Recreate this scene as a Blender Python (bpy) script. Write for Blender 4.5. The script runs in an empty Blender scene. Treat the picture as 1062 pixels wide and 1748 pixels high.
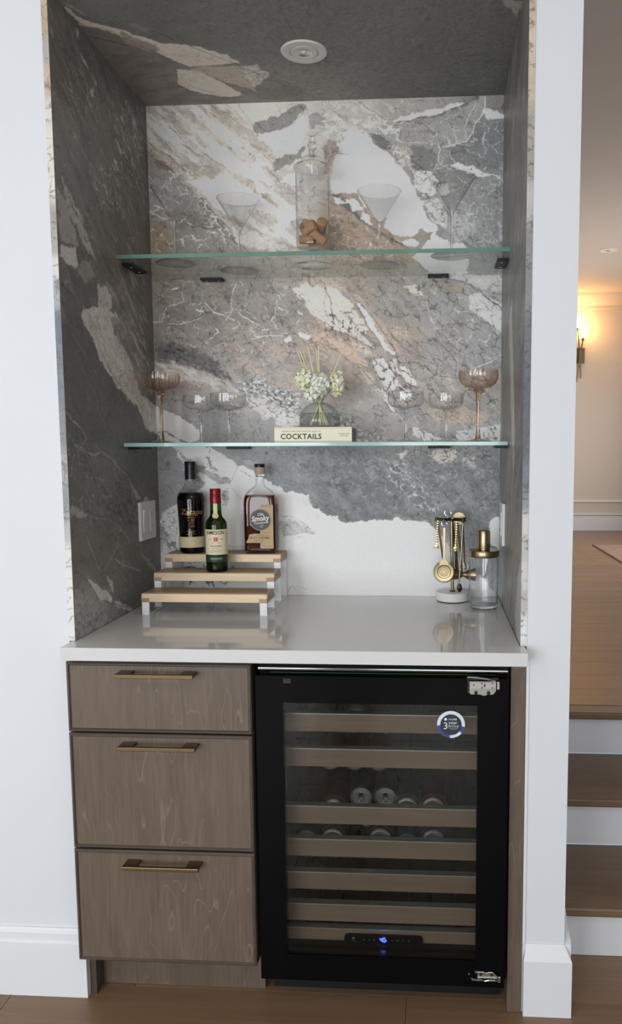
import bpy, bmesh, math, random
import numpy as np
from mathutils import Vector, Matrix
S = bpy.context.scene
COL = S.collection
PI = math.pi

# ---------------------------------------------------------------- camera
cam_d = bpy.data.cameras.new('camera')
cam = bpy.data.objects.new('camera', cam_d)
COL.objects.link(cam)
S.camera = cam
F_PX = 1337.633
PPX, PPY = 654.94, 901.91
cam_d.sensor_fit = 'HORIZONTAL'
cam_d.sensor_width = 36.0
cam_d.lens = F_PX / 1062 * 36.0
cam_d.shift_x = (531 - PPX) / 1062
cam_d.shift_y = (PPY - 874) / 1062
cam_d.clip_start = 0.02
yaw, pitch, roll = (-0.062295, -0.101369, -0.003750)
fw = Vector((math.sin(yaw) * math.cos(pitch), math.cos(yaw) * math.cos(pitch), math.sin(pitch)))
rt = fw.cross(Vector((0, 0, 1))).normalized()
up = rt.cross(fw)
r2 = rt * math.cos(roll) + up * math.sin(roll)
u2 = -rt * math.sin(roll) + up * math.cos(roll)
m = Matrix((r2, u2, -fw)).transposed().to_4x4()
m.translation = Vector((0.86156, -1.81014, 1.37399))
cam.matrix_world = m

# ---------------------------------------------------------------- view, world, daylight
S.view_settings.view_transform = 'Standard'
S.view_settings.look = 'None'
S.view_settings.exposure = 0.0
S.view_settings.gamma = 1.0
S.view_settings.use_curve_mapping = False
S.cycles.max_bounces = 10
S.cycles.diffuse_bounces = 4
S.cycles.glossy_bounces = 5
S.cycles.transmission_bounces = 10
S.cycles.transparent_max_bounces = 40
S.cycles.caustics_reflective = False
S.cycles.caustics_refractive = False
S.cycles.use_denoising = True
S.cycles.sample_clamp_indirect = 6.0

world = bpy.data.worlds.new('sky')
S.world = world
world.use_nodes = True
world.node_tree.nodes['Background'].inputs[0].default_value = (0.62, 0.78, 1.0, 1)
world.node_tree.nodes['Background'].inputs[1].default_value = 0.6


def area(name, loc, rot, w, h, power, col):
    d = bpy.data.lights.new(name, 'AREA')
    d.shape = 'RECTANGLE'
    d.size, d.size_y = w, h
    d.energy = power
    d.color = col
    o = bpy.data.objects.new(name, d)
    o.location = loc
    o.rotation_euler = rot
    COL.objects.link(o)
    return o


# daylight through the three tall windows of the wall opposite the bar, each lamp filling its pane
ROOM_Y = -4.3
WINDOWS = [(-1.95, 1.15, 60), (-0.55, 1.15, 60), (0.95, 1.15, 44)]
WIN_Z0, WIN_Z1 = 0.30, 2.25
for wx, ww, pw in WINDOWS:
    area('window_daylight', (wx, ROOM_Y + 0.02, (WIN_Z0 + WIN_Z1) / 2), (PI / 2, 0, 0), ww, WIN_Z1 - WIN_Z0, pw, (0.92, 0.965, 1.0))
# fill light added at the raised room's solid right wall, no window there
area('window_daylight', (3.18, 4.9, 1.55), (0, PI / 2, 0), 1.4, 2.4, 34, (1.0, 0.96, 0.92))
# warm fill panels added under the lower room's ceiling, behind the camera
for lx in (-0.9, 1.3):
    area('ceiling_lamp', (lx, -2.3, 3.0), (0, 0, 0), 0.35, 0.35, 9, (1.0, 0.84, 0.66))

# ---------------------------------------------------------------- helpers
def setp(o, label=None, cat=None, group=None, kind=None):
    if label: o['label'] = label
    if cat: o['category'] = cat
    if group: o['group'] = group
    if kind: o['kind'] = kind
    return o


def thing(name, loc, label, cat, group=None, rz=0.0):
    o = bpy.data.objects.new(name, None)
    o.empty_display_size = 0.03
    o.location = loc
    o.rotation_euler = (0, 0, rz)
    COL.objects.link(o)
    return setp(o, label, cat, group)


class MB:
    """collects simple solids; build() links them as one mesh object"""

    def __init__(self, origin=(0, 0, 0)):
        if hasattr(origin, 'location'):
            origin = origin.location
        self.o = Vector(origin)
        self.v, self.f = [], []

    def add(self, vs, fs):
        b = len(self.v)
        self.v += [tuple(Vector(q) - self.o) for q in vs]
        self.f += [tuple(b + i for i in g) for g in fs]
        return self

    def box(self, x0, x1, y0, y1, z0, z1):
        vs = [(x, y, z) for z in (z0, z1) for y in (y0, y1) for x in (x0, x1)]
        return self.add(vs, [(0, 2, 3, 1), (4, 5, 7, 6), (0, 1, 5, 4), (2, 6, 7, 3), (0, 4, 6, 2), (1, 3, 7, 5)])

    def obox(self, c, ex, ey, ez):
        c, ex, ey, ez = Vector(c), Vector(ex), Vector(ey), Vector(ez)
        vs = [c + ex * a + ey * b + ez * d for d in (-1, 1) for b in (-1, 1) for a in (-1, 1)]
        return self.add(vs, [(0, 2, 3, 1), (4, 5, 7, 6), (0, 1, 5, 4), (2, 6, 7, 3), (0, 4, 6, 2), (1, 3, 7, 5)])

    def lathe(self, prof, c=(0, 0, 0), n=40, axis='z', rib=None, cap=False):
        """prof: (r, h) pairs; rib=(count, depth, h0, h1)"""
        c = Vector(c)
        vs, fs, rings = [], [], []
        for r, h in prof:
            if r < 1e-6:
                rings.append([len(vs)])
                vs.append((0, 0, h))
            else:
                ring = []
                for i in range(n):
                    a = 2 * PI * i / n
                    rr = r
                    if rib and rib[2] <= h <= rib[3]:
                        rr = r * (1 + rib[1] * (abs(math.cos(rib[0] * a / 2)) - 0.6))
                    ring.append(len(vs))
                    vs.append((rr * math.cos(a), rr * math.sin(a), h))
                rings.append(ring)
        for a, b in zip(rings[:-1], rings[1:]):
            if len(a) == 1 and len(b) == 1:
                continue
            for i in range(n):
                j = (i + 1) % n
                if len(a) == 1:
                    fs.append((a[0], b[j], b[i]))
                elif len(b) == 1:
                    fs.append((a[i], a[j], b[0]))
                else:
                    fs.append((a[i], a[j], b[j], b[i]))
        if axis == 'y':
            vs = [(x, z, -y) for x, y, z in vs]
        elif axis == 'x':
            vs = [(z, y, -x) for x, y, z in vs]
        return self.add([Vector(q) + c for q in vs], fs)

    def cyl(self, p0, p1, r0, r1=None, n=12):
        return self.tube([p0, p1], [r0, r0 if r1 is None else r1], n)

    def tube(self, pts, r, n=10, closed=False):
        pts = [Vector(q) for q in pts]
        if not hasattr(r, '__len__'):
            r = [r] * len(pts)
        vs, fs = [], []
        k = len(pts)
        prev = None
        for i, q in enumerate(pts):
            if closed:
                d = pts[(i + 1) % k] - pts[i - 1]
            else:
                d = pts[min(i + 1, k - 1)] - pts[max(i - 1, 0)]
            d.normalize()
            if prev is None:
                a = d.orthogonal().normalized()
            else:
                a = (prev - d * prev.dot(d))
                a = a.normalized() if a.length > 1e-6 else d.orthogonal().normalized()
            prev = a
            b = d.cross(a)
            for j in range(n):
                t = 2 * PI * j / n
                vs.append(q + (a * math.cos(t) + b * math.sin(t)) * r[i])
        for i in range(k if closed else k - 1):
            i2 = (i + 1) % k
            for j in range(n):
                j2 = (j + 1) % n
                fs.append((i * n + j, i * n + j2, i2 * n + j2, i2 * n + j))
        if not closed:
            fs.append(tuple(range(n - 1, -1, -1)))
            fs.append(tuple((k - 1) * n + j for j in range(n)))
        return self.add(vs, fs)

    def prism(self, poly, y0, y1, plane='xz'):
        """poly of (a, b) extruded along the third axis"""
        n = len(poly)
        def P(a, b, t):
            return {'xz': (a, t, b), 'xy': (a, b, t), 'yz': (t, a, b)}[plane]
        vs = [P(a, b, y0) for a, b in poly] + [P(a, b, y1) for a, b in poly]
        fs = [tuple(range(n)), tuple(range(2 * n - 1, n - 1, -1))]
        fs += [(i, i + n, (i + 1) % n + n, (i + 1) % n) for i in range(n)]
        return self.add(vs, fs)

    def mesh(self, name, smooth=None):
        me = bpy.data.meshes.new(name)
        me.from_pydata(self.v, [], self.f)
        bm = bmesh.new()
        bm.from_mesh(me)
        bmesh.ops.recalc_face_normals(bm, faces=bm.faces)
        bm.to_mesh(me)
        bm.free()
        if smooth:
            me.polygons.foreach_set('use_smooth', [True] * len(me.polygons))
            me.set_sharp_from_angle(angle=math.radians(smooth))
        return me

    def build(self, name, mat, parent=None, smooth=None, bevel=0.0, seg=2):
        me = self.mesh(name, smooth)
        return link(name, me, mat, parent, bevel, seg)


def link(name, me, mat, parent=None, bevel=0.0, seg=2):
    if mat and not me.materials:
        me.materials.append(mat)
    o = bpy.data.objects.new(name, me)
    COL.objects.link(o)
    if parent:
        o.parent = parent
    if bevel:
        b = o.modifiers.new('bevel', 'BEVEL')
        b.width, b.segments, b.limit_method = bevel, seg, 'ANGLE'
        b.angle_limit = math.radians(40)
        b.harden_normals = False
    return o


def copy_thing(root, loc, label=None, rz=None):
    c = root.copy()
    c.location = loc
    if rz is not None:
        c.rotation_euler = (0, 0, rz)
    if label:
        c['label'] = label
    COL.objects.link(c)
    for ch in list(root.children):
        d = ch.copy()
        COL.objects.link(d)
        d.parent = c
        for g in list(ch.children):
            e = g.copy()
            COL.objects.link(e)
            e.parent = d
    return c


def rounded(w, h, r, n=5, cx=0, cy=0):
    pts = []
    for sx, sy, a0 in ((1, 1, 0), (-1, 1, 90), (-1, -1, 180), (1, -1, 270)):
        for i in range(n + 1):
            a = math.radians(a0 + 90 * i / n)
            pts.append((cx + sx * (w / 2 - r) + r * math.cos(a), cy + sy * (h / 2 - r) + r * math.sin(a)))
    return pts


def text_mesh(body, size, shear=0.0, space=1.0, bold=0.0, xs=1.0):
    cu = bpy.data.curves.new('lettering', 'FONT')
    cu.body = body
    cu.size = size
    cu.align_x, cu.align_y = 'CENTER', 'CENTER'
    cu.shear = shear
    cu.space_character = space
    cu.offset = bold
    cu.resolution_u = 2
    to = bpy.data.objects.new('lettering', cu)
    COL.objects.link(to)
    bpy.context.view_layer.update()
    dg = bpy.context.evaluated_depsgraph_get()
    me = bpy.data.meshes.new_from_object(to.evaluated_get(dg))
    bpy.data.objects.remove(to)
    bpy.data.curves.remove(cu)
    vs = [(v.co.x * xs, v.co.y) for v in me.vertices]
    fs = [tuple(q.vertices) for q in me.polygons]
    bpy.data.meshes.remove(me)
    return vs, fs


def flat_map(x, z, y):
    return lambda a, b: (x + a, y, z + b)


def cyl_map(R, z, yaw=0.0):
    """wraps flat lettering round a cylinder on the local z axis; a = 0 faces -y turned by yaw"""
    return lambda a, b: (R * math.sin(a / R + yaw), -R * math.cos(a / R + yaw), z + b)


def lettering(items, mapf, mat, parent, name='lettering', label=None):
    """items: (text, x, z, size, kwargs) laid out flat then mapped; one mesh"""
    vs, fs = [], []
    for it in items:
        body, x, z, size = it[:4]
        kw = it[4] if len(it) > 4 else {}
        kw = dict(kw)
        rot = kw.pop('rot', 0)
        tv, tf = text_mesh(body, size, **kw)
        b = len(vs)
        c, s = math.cos(rot), math.sin(rot)
        vs += [mapf(x + a * c - d * s, z + a * s + d * c) for a, d in tv]
        fs += [tuple(b + i for i in g) for g in tf]
    me = bpy.data.meshes.new(name)
    me.from_pydata(vs, [], fs)
    o = link(name, me, mat, parent)
    if label: o['label'] = label
    return o


def cyl_patch(R, a0, a1, z0, z1, mat, parent, name, thick=0.0004, n=24):
    m = MB()
    vs, fs = [], []
    for i in range(n + 1):
        a = a0 + (a1 - a0) * i / n
        for rr in (R, R + thick):
            for z in (z0, z1):
                vs.append((rr * math.sin(a), -rr * math.cos(a), z))
    for i in range(n):
        k = i * 4
        fs += [(k + 2, k + 6, k + 7, k + 3), (k, k + 1, k + 5, k + 4), (k, k + 4, k + 6, k + 2), (k + 1, k + 3, k + 7, k + 5)]
    fs += [(0, 2, 3, 1), (n * 4, n * 4 + 1, n * 4 + 3, n * 4 + 2)]
    m.add(vs, fs)
    return m.build(name, mat, parent, smooth=40)


# ---------------------------------------------------------------- materials
def lin(c):
    return tuple((v / 255 / 12.92) if v / 255 <= 0.04045 else ((v / 255 + 0.055) / 1.055) ** 2.4 for v in c)


MATS = {}


def mat(name, rgb, rough=0.5, metal=0.0, spec=0.5, var=0.0, vscale=8.0, bump=0.0, bscale=200.0, emis=None, es=0.0, coat=0.0, trans=0.0, ior=1.45, alpha=1.0):
    m = bpy.data.materials.new(name)
    m.use_nodes = True
    nt = m.node_tree
    b = nt.nodes['Principled BSDF']
    col = lin(rgb) + (1,)
    b.inputs['Base Color'].default_value = col
    b.inputs['Roughness'].default_value = rough
    b.inputs['Metallic'].default_value = metal
    b.inputs['Specular IOR Level'].default_value = spec
    b.inputs['Coat Weight'].default_value = coat
    b.inputs['Transmission Weight'].default_value = trans
    b.inputs['IOR'].default_value = ior
    tc = nt.nodes.new('ShaderNodeTexCoord')
    if var:
        nz = nt.nodes.new('ShaderNodeTexNoise')
        nz.inputs['Scale'].default_value = vscale
        nz.inputs['Detail'].default_value = 4
        nt.links.new(tc.outputs['Object'], nz.inputs['Vector'])
        hs = nt.nodes.new('ShaderNodeMix')
        hs.data_type = 'RGBA'
        hs.inputs[6].default_value = tuple(v * (1 - var) for v in col[:3]) + (1,)
        hs.inputs[7].default_value = tuple(min(1, v * (1 + var)) for v in col[:3]) + (1,)
        nt.links.new(nz.outputs['Fac'], hs.inputs[0])
        nt.links.new(hs.outputs[2], b.inputs['Base Color'])
    if bump:
        n2 = nt.nodes.new('ShaderNodeTexNoise')
        n2.inputs['Scale'].default_value = bscale
        n2.inputs['Detail'].default_value = 3
        nt.links.new(tc.outputs['Object'], n2.inputs['Vector'])
        bp = nt.nodes.new('ShaderNodeBump')
        bp.inputs['Strength'].default_value = bump
        bp.inputs['Distance'].default_value = 0.002
        nt.links.new(n2.outputs['Fac'], bp.inputs['Height'])
        nt.links.new(bp.outputs['Normal'], b.inputs['Normal'])
    if emis:
        b.inputs['Emission Color'].default_value = lin(emis) + (1,)
        b.inputs['Emission Strength'].default_value = es
    MATS[name] = m
    return m


def wood(name, c0, c1, axis=0, rough=0.45, fine=90.0, long=3.0, lines=None, bump=0.1, contrast=1.0, vary=0.12):
    """grain runs along axis; object coordinates shifted by the object's own random number"""
    m = bpy.data.materials.new(name)
    m.use_nodes = True
    nt = m.node_tree
    N, L = nt.nodes, nt.links
    b = N['Principled BSDF']
    tc = N.new('ShaderNodeTexCoord')
    oi = N.new('ShaderNodeObjectInfo')
    add = N.new('ShaderNodeVectorMath'); add.operation = 'ADD'
    mul = N.new('ShaderNodeVectorMath'); mul.operation = 'SCALE'
    mul.inputs[0].default_value = (37.0, 21.0, 13.0)
    L.new(oi.outputs['Random'], mul.inputs['Scale'])
    L.new(tc.outputs['Object'], add.inputs[0]); L.new(mul.outputs[0], add.inputs[1])
    mp = N.new('ShaderNodeMapping')
    sc = [fine, fine, fine]; sc[axis] = long
    mp.inputs['Scale'].default_value = sc
    L.new(add.outputs[0], mp.inputs['Vector'])
    n1 = N.new('ShaderNodeTexNoise'); n1.inputs['Scale'].default_value = 1.0; n1.inputs['Detail'].default_value = 5
    n1.inputs['Roughness'].default_value = 0.65
    L.new(mp.outputs[0], n1.inputs['Vector'])
    mp2 = N.new('ShaderNodeMapping')
    s2 = [fine * 0.16] * 3; s2[axis] = long * 0.45
    mp2.inputs['Scale'].default_value = s2
    L.new(add.outputs[0], mp2.inputs['Vector'])
    n2 = N.new('ShaderNodeTexNoise'); n2.inputs['Scale'].default_value = 1.0; n2.inputs['Detail'].default_value = 3
    n2.inputs['Distortion'].default_value = 0.4
    L.new(mp2.outputs[0], n2.inputs['Vector'])
    mx = N.new('ShaderNodeMath'); mx.operation = 'MULTIPLY_ADD'
    mx.inputs[1].default_value = 0.55
    L.new(n1.outputs['Fac'], mx.inputs[0])
    h = N.new('ShaderNodeMath'); h.operation = 'MULTIPLY'; h.inputs[1].default_value = 0.45
    L.new(n2.outputs['Fac'], h.inputs[0]); L.new(h.outputs[0], mx.inputs[2])
    rp = N.new('ShaderNodeValToRGB')
    rp.color_ramp.elements[0].position = 0.5 - 0.22 / contrast
    rp.color_ramp.elements[1].position = 0.5 + 0.22 / contrast
    rp.color_ramp.elements[0].color = lin(c0) + (1,)
    rp.color_ramp.elements[1].color = lin(c1) + (1,)
    L.new(mx.outputs[0], rp.inputs['Fac'])
    out = rp.outputs['Color']
    if lines:  # raised cathedral figure: bands of a slow noise
        mp3 = N.new('ShaderNodeMapping')
        s3 = [8.0] * 3; s3[axis] = 2.0
        mp3.inputs['Scale'].default_value = s3
        L.new(add.outputs[0], mp3.inputs['Vector'])
        n3 = N.new('ShaderNodeTexNoise'); n3.inputs['Scale'].default_value = 1.0; n3.inputs['Detail'].default_value = 3
        L.new(mp3.outputs[0], n3.inputs['Vector'])
        mm = N.new('ShaderNodeMath'); mm.operation = 'MULTIPLY'; mm.inputs[1].default_value = 15.0
        L.new(n3.outputs['Fac'], mm.inputs[0])
        fr = N.new('ShaderNodeMath'); fr.operation = 'FRACT'
        L.new(mm.outputs[0], fr.inputs[0])
        r3 = N.new('ShaderNodeValToRGB')
        e = r3.color_ramp.elements
        e[0].position = 0.0; e[0].color = (0, 0, 0, 1)
        e[1].position = 0.12; e[1].color = (0, 0, 0, 1)
        k = e.new(0.05); k.color = (1, 1, 1, 1)
        L.new(fr.outputs[0], r3.inputs['Fac'])
        n4 = N.new('ShaderNodeTexNoise'); n4.inputs['Scale'].default_value = 4.0
        L.new(add.outputs[0], n4.inputs['Vector'])
        g4 = N.new('ShaderNodeMapRange'); g4.inputs[1].default_value = 0.48; g4.inputs[2].default_value = 0.62
        g4.inputs[4].default_value = 0.6
        L.new(n4.outputs['Fac'], g4.inputs[0])
        q = N.new('ShaderNodeMath'); q.operation = 'MULTIPLY'
        L.new(r3.outputs['Color'], q.inputs[0]); L.new(g4.outputs[0], q.inputs[1])
        mxc = N.new('ShaderNodeMix'); mxc.data_type = 'RGBA'
        L.new(q.outputs[0], mxc.inputs[0]); L.new(out, mxc.inputs[6])
        mxc.inputs[7].default_value = lin(lines) + (1,)
        out = mxc.outputs[2]
    if vary:
        hv = N.new('ShaderNodeHueSaturation')
        mr = N.new('ShaderNodeMapRange')
        mr.inputs[3].default_value = 1 - vary; mr.inputs[4].default_value = 1 + vary
        L.new(oi.outputs['Random'], mr.inputs[0]); L.new(mr.outputs[0], hv.inputs['Value'])
        L.new(out, hv.inputs['Color'])
        out = hv.outputs['Color']
    L.new(out, b.inputs['Base Color'])
    b.inputs['Roughness'].default_value = rough
    if bump:
        bp = N.new('ShaderNodeBump'); bp.inputs['Strength'].default_value = bump; bp.inputs['Distance'].default_value = 0.001
        L.new(mx.outputs[0], bp.inputs['Height']); L.new(bp.outputs['Normal'], b.inputs['Normal'])
    MATS[name] = m
    return m


def thin_glass(name, tint=(1, 1, 1), edge=(0.55, 0.58, 0.58), refl=1.0, ior=1.5, rough=0.0, edge_pow=3.0):
    """a thin sheet of glass: clear through the middle, absorbing where it is seen edge-on, mirror by Fresnel"""
    m = bpy.data.materials.new(name)
    m.use_nodes = True
    nt = m.node_tree
    N, L = nt.nodes, nt.links
    N.remove(N['Principled BSDF'])
    out = N['Material Output']
    tr = N.new('ShaderNodeBsdfTransparent')
    gl = N.new('ShaderNodeBsdfGlossy'); gl.inputs['Roughness'].default_value = rough
    lw = N.new('ShaderNodeLayerWeight'); lw.inputs['Blend'].default_value = 0.5     # Facing = 1 - |cos|
    ep = N.new('ShaderNodeMath'); ep.operation = 'POWER'; ep.inputs[1].default_value = edge_pow
    L.new(lw.outputs['Facing'], ep.inputs[0])
    mc = N.new('ShaderNodeMix'); mc.data_type = 'RGBA'
    mc.inputs[6].default_value = tuple(tint) + (1,)
    mc.inputs[7].default_value = tuple(edge) + (1,)
    L.new(ep.outputs[0], mc.inputs[0])
    L.new(mc.outputs[2], tr.inputs['Color'])
    f0 = ((ior - 1) / (ior + 1)) ** 2       # Schlick
    fr = N.new('ShaderNodeMath'); fr.operation = 'POWER'; fr.inputs[1].default_value = 5.0
    L.new(lw.outputs['Facing'], fr.inputs[0])
    mu = N.new('ShaderNodeMath'); mu.operation = 'MULTIPLY_ADD'
    mu.inputs[1].default_value = (1 - f0) * refl; mu.inputs[2].default_value = f0 * refl
    L.new(fr.outputs[0], mu.inputs[0])
    mx = N.new('ShaderNodeMixShader')
    L.new(mu.outputs[0], mx.inputs[0]); L.new(tr.outputs[0], mx.inputs[1]); L.new(gl.outputs[0], mx.inputs[2])
    L.new(mx.outputs[0], out.inputs['Surface'])
    MATS[name] = m
    return m


def stone_mat(name, gain=1.0, rough=0.36, spec=0.22):
    m = bpy.data.materials.new(name)
    m.use_nodes = True
    nt = m.node_tree
    N, L = nt.nodes, nt.links
    b = N['Principled BSDF']
    at = N.new('ShaderNodeAttribute'); at.attribute_name = 'stone'
    tc = N.new('ShaderNodeTexCoord')
    nz = N.new('ShaderNodeTexNoise'); nz.inputs['Scale'].default_value = 420; nz.inputs['Detail'].default_value = 4
    L.new(tc.outputs['Object'], nz.inputs['Vector'])
    mr = N.new('ShaderNodeMapRange'); mr.inputs[1].default_value = 0.3; mr.inputs[2].default_value = 0.7
    mr.inputs[3].default_value = 0.94; mr.inputs[4].default_value = 1.06
    L.new(nz.outputs['Fac'], mr.inputs[0])
    hv = N.new('ShaderNodeHueSaturation')
    L.new(mr.outputs[0], hv.inputs['Value']); L.new(at.outputs['Color'], hv.inputs['Color'])
    L.new(hv.outputs['Color'], b.inputs['Base Color'])
    b.inputs['Roughness'].default_value = rough
    b.inputs['Specular IOR Level'].default_value = spec
    bp = N.new('ShaderNodeBump'); bp.inputs['Strength'].default_value = 0.05; bp.inputs['Distance'].default_value = 0.001
    L.new(nz.outputs['Fac'], bp.inputs['Height']); L.new(bp.outputs['Normal'], b.inputs['Normal'])
    MATS[name] = m
    return m

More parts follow.
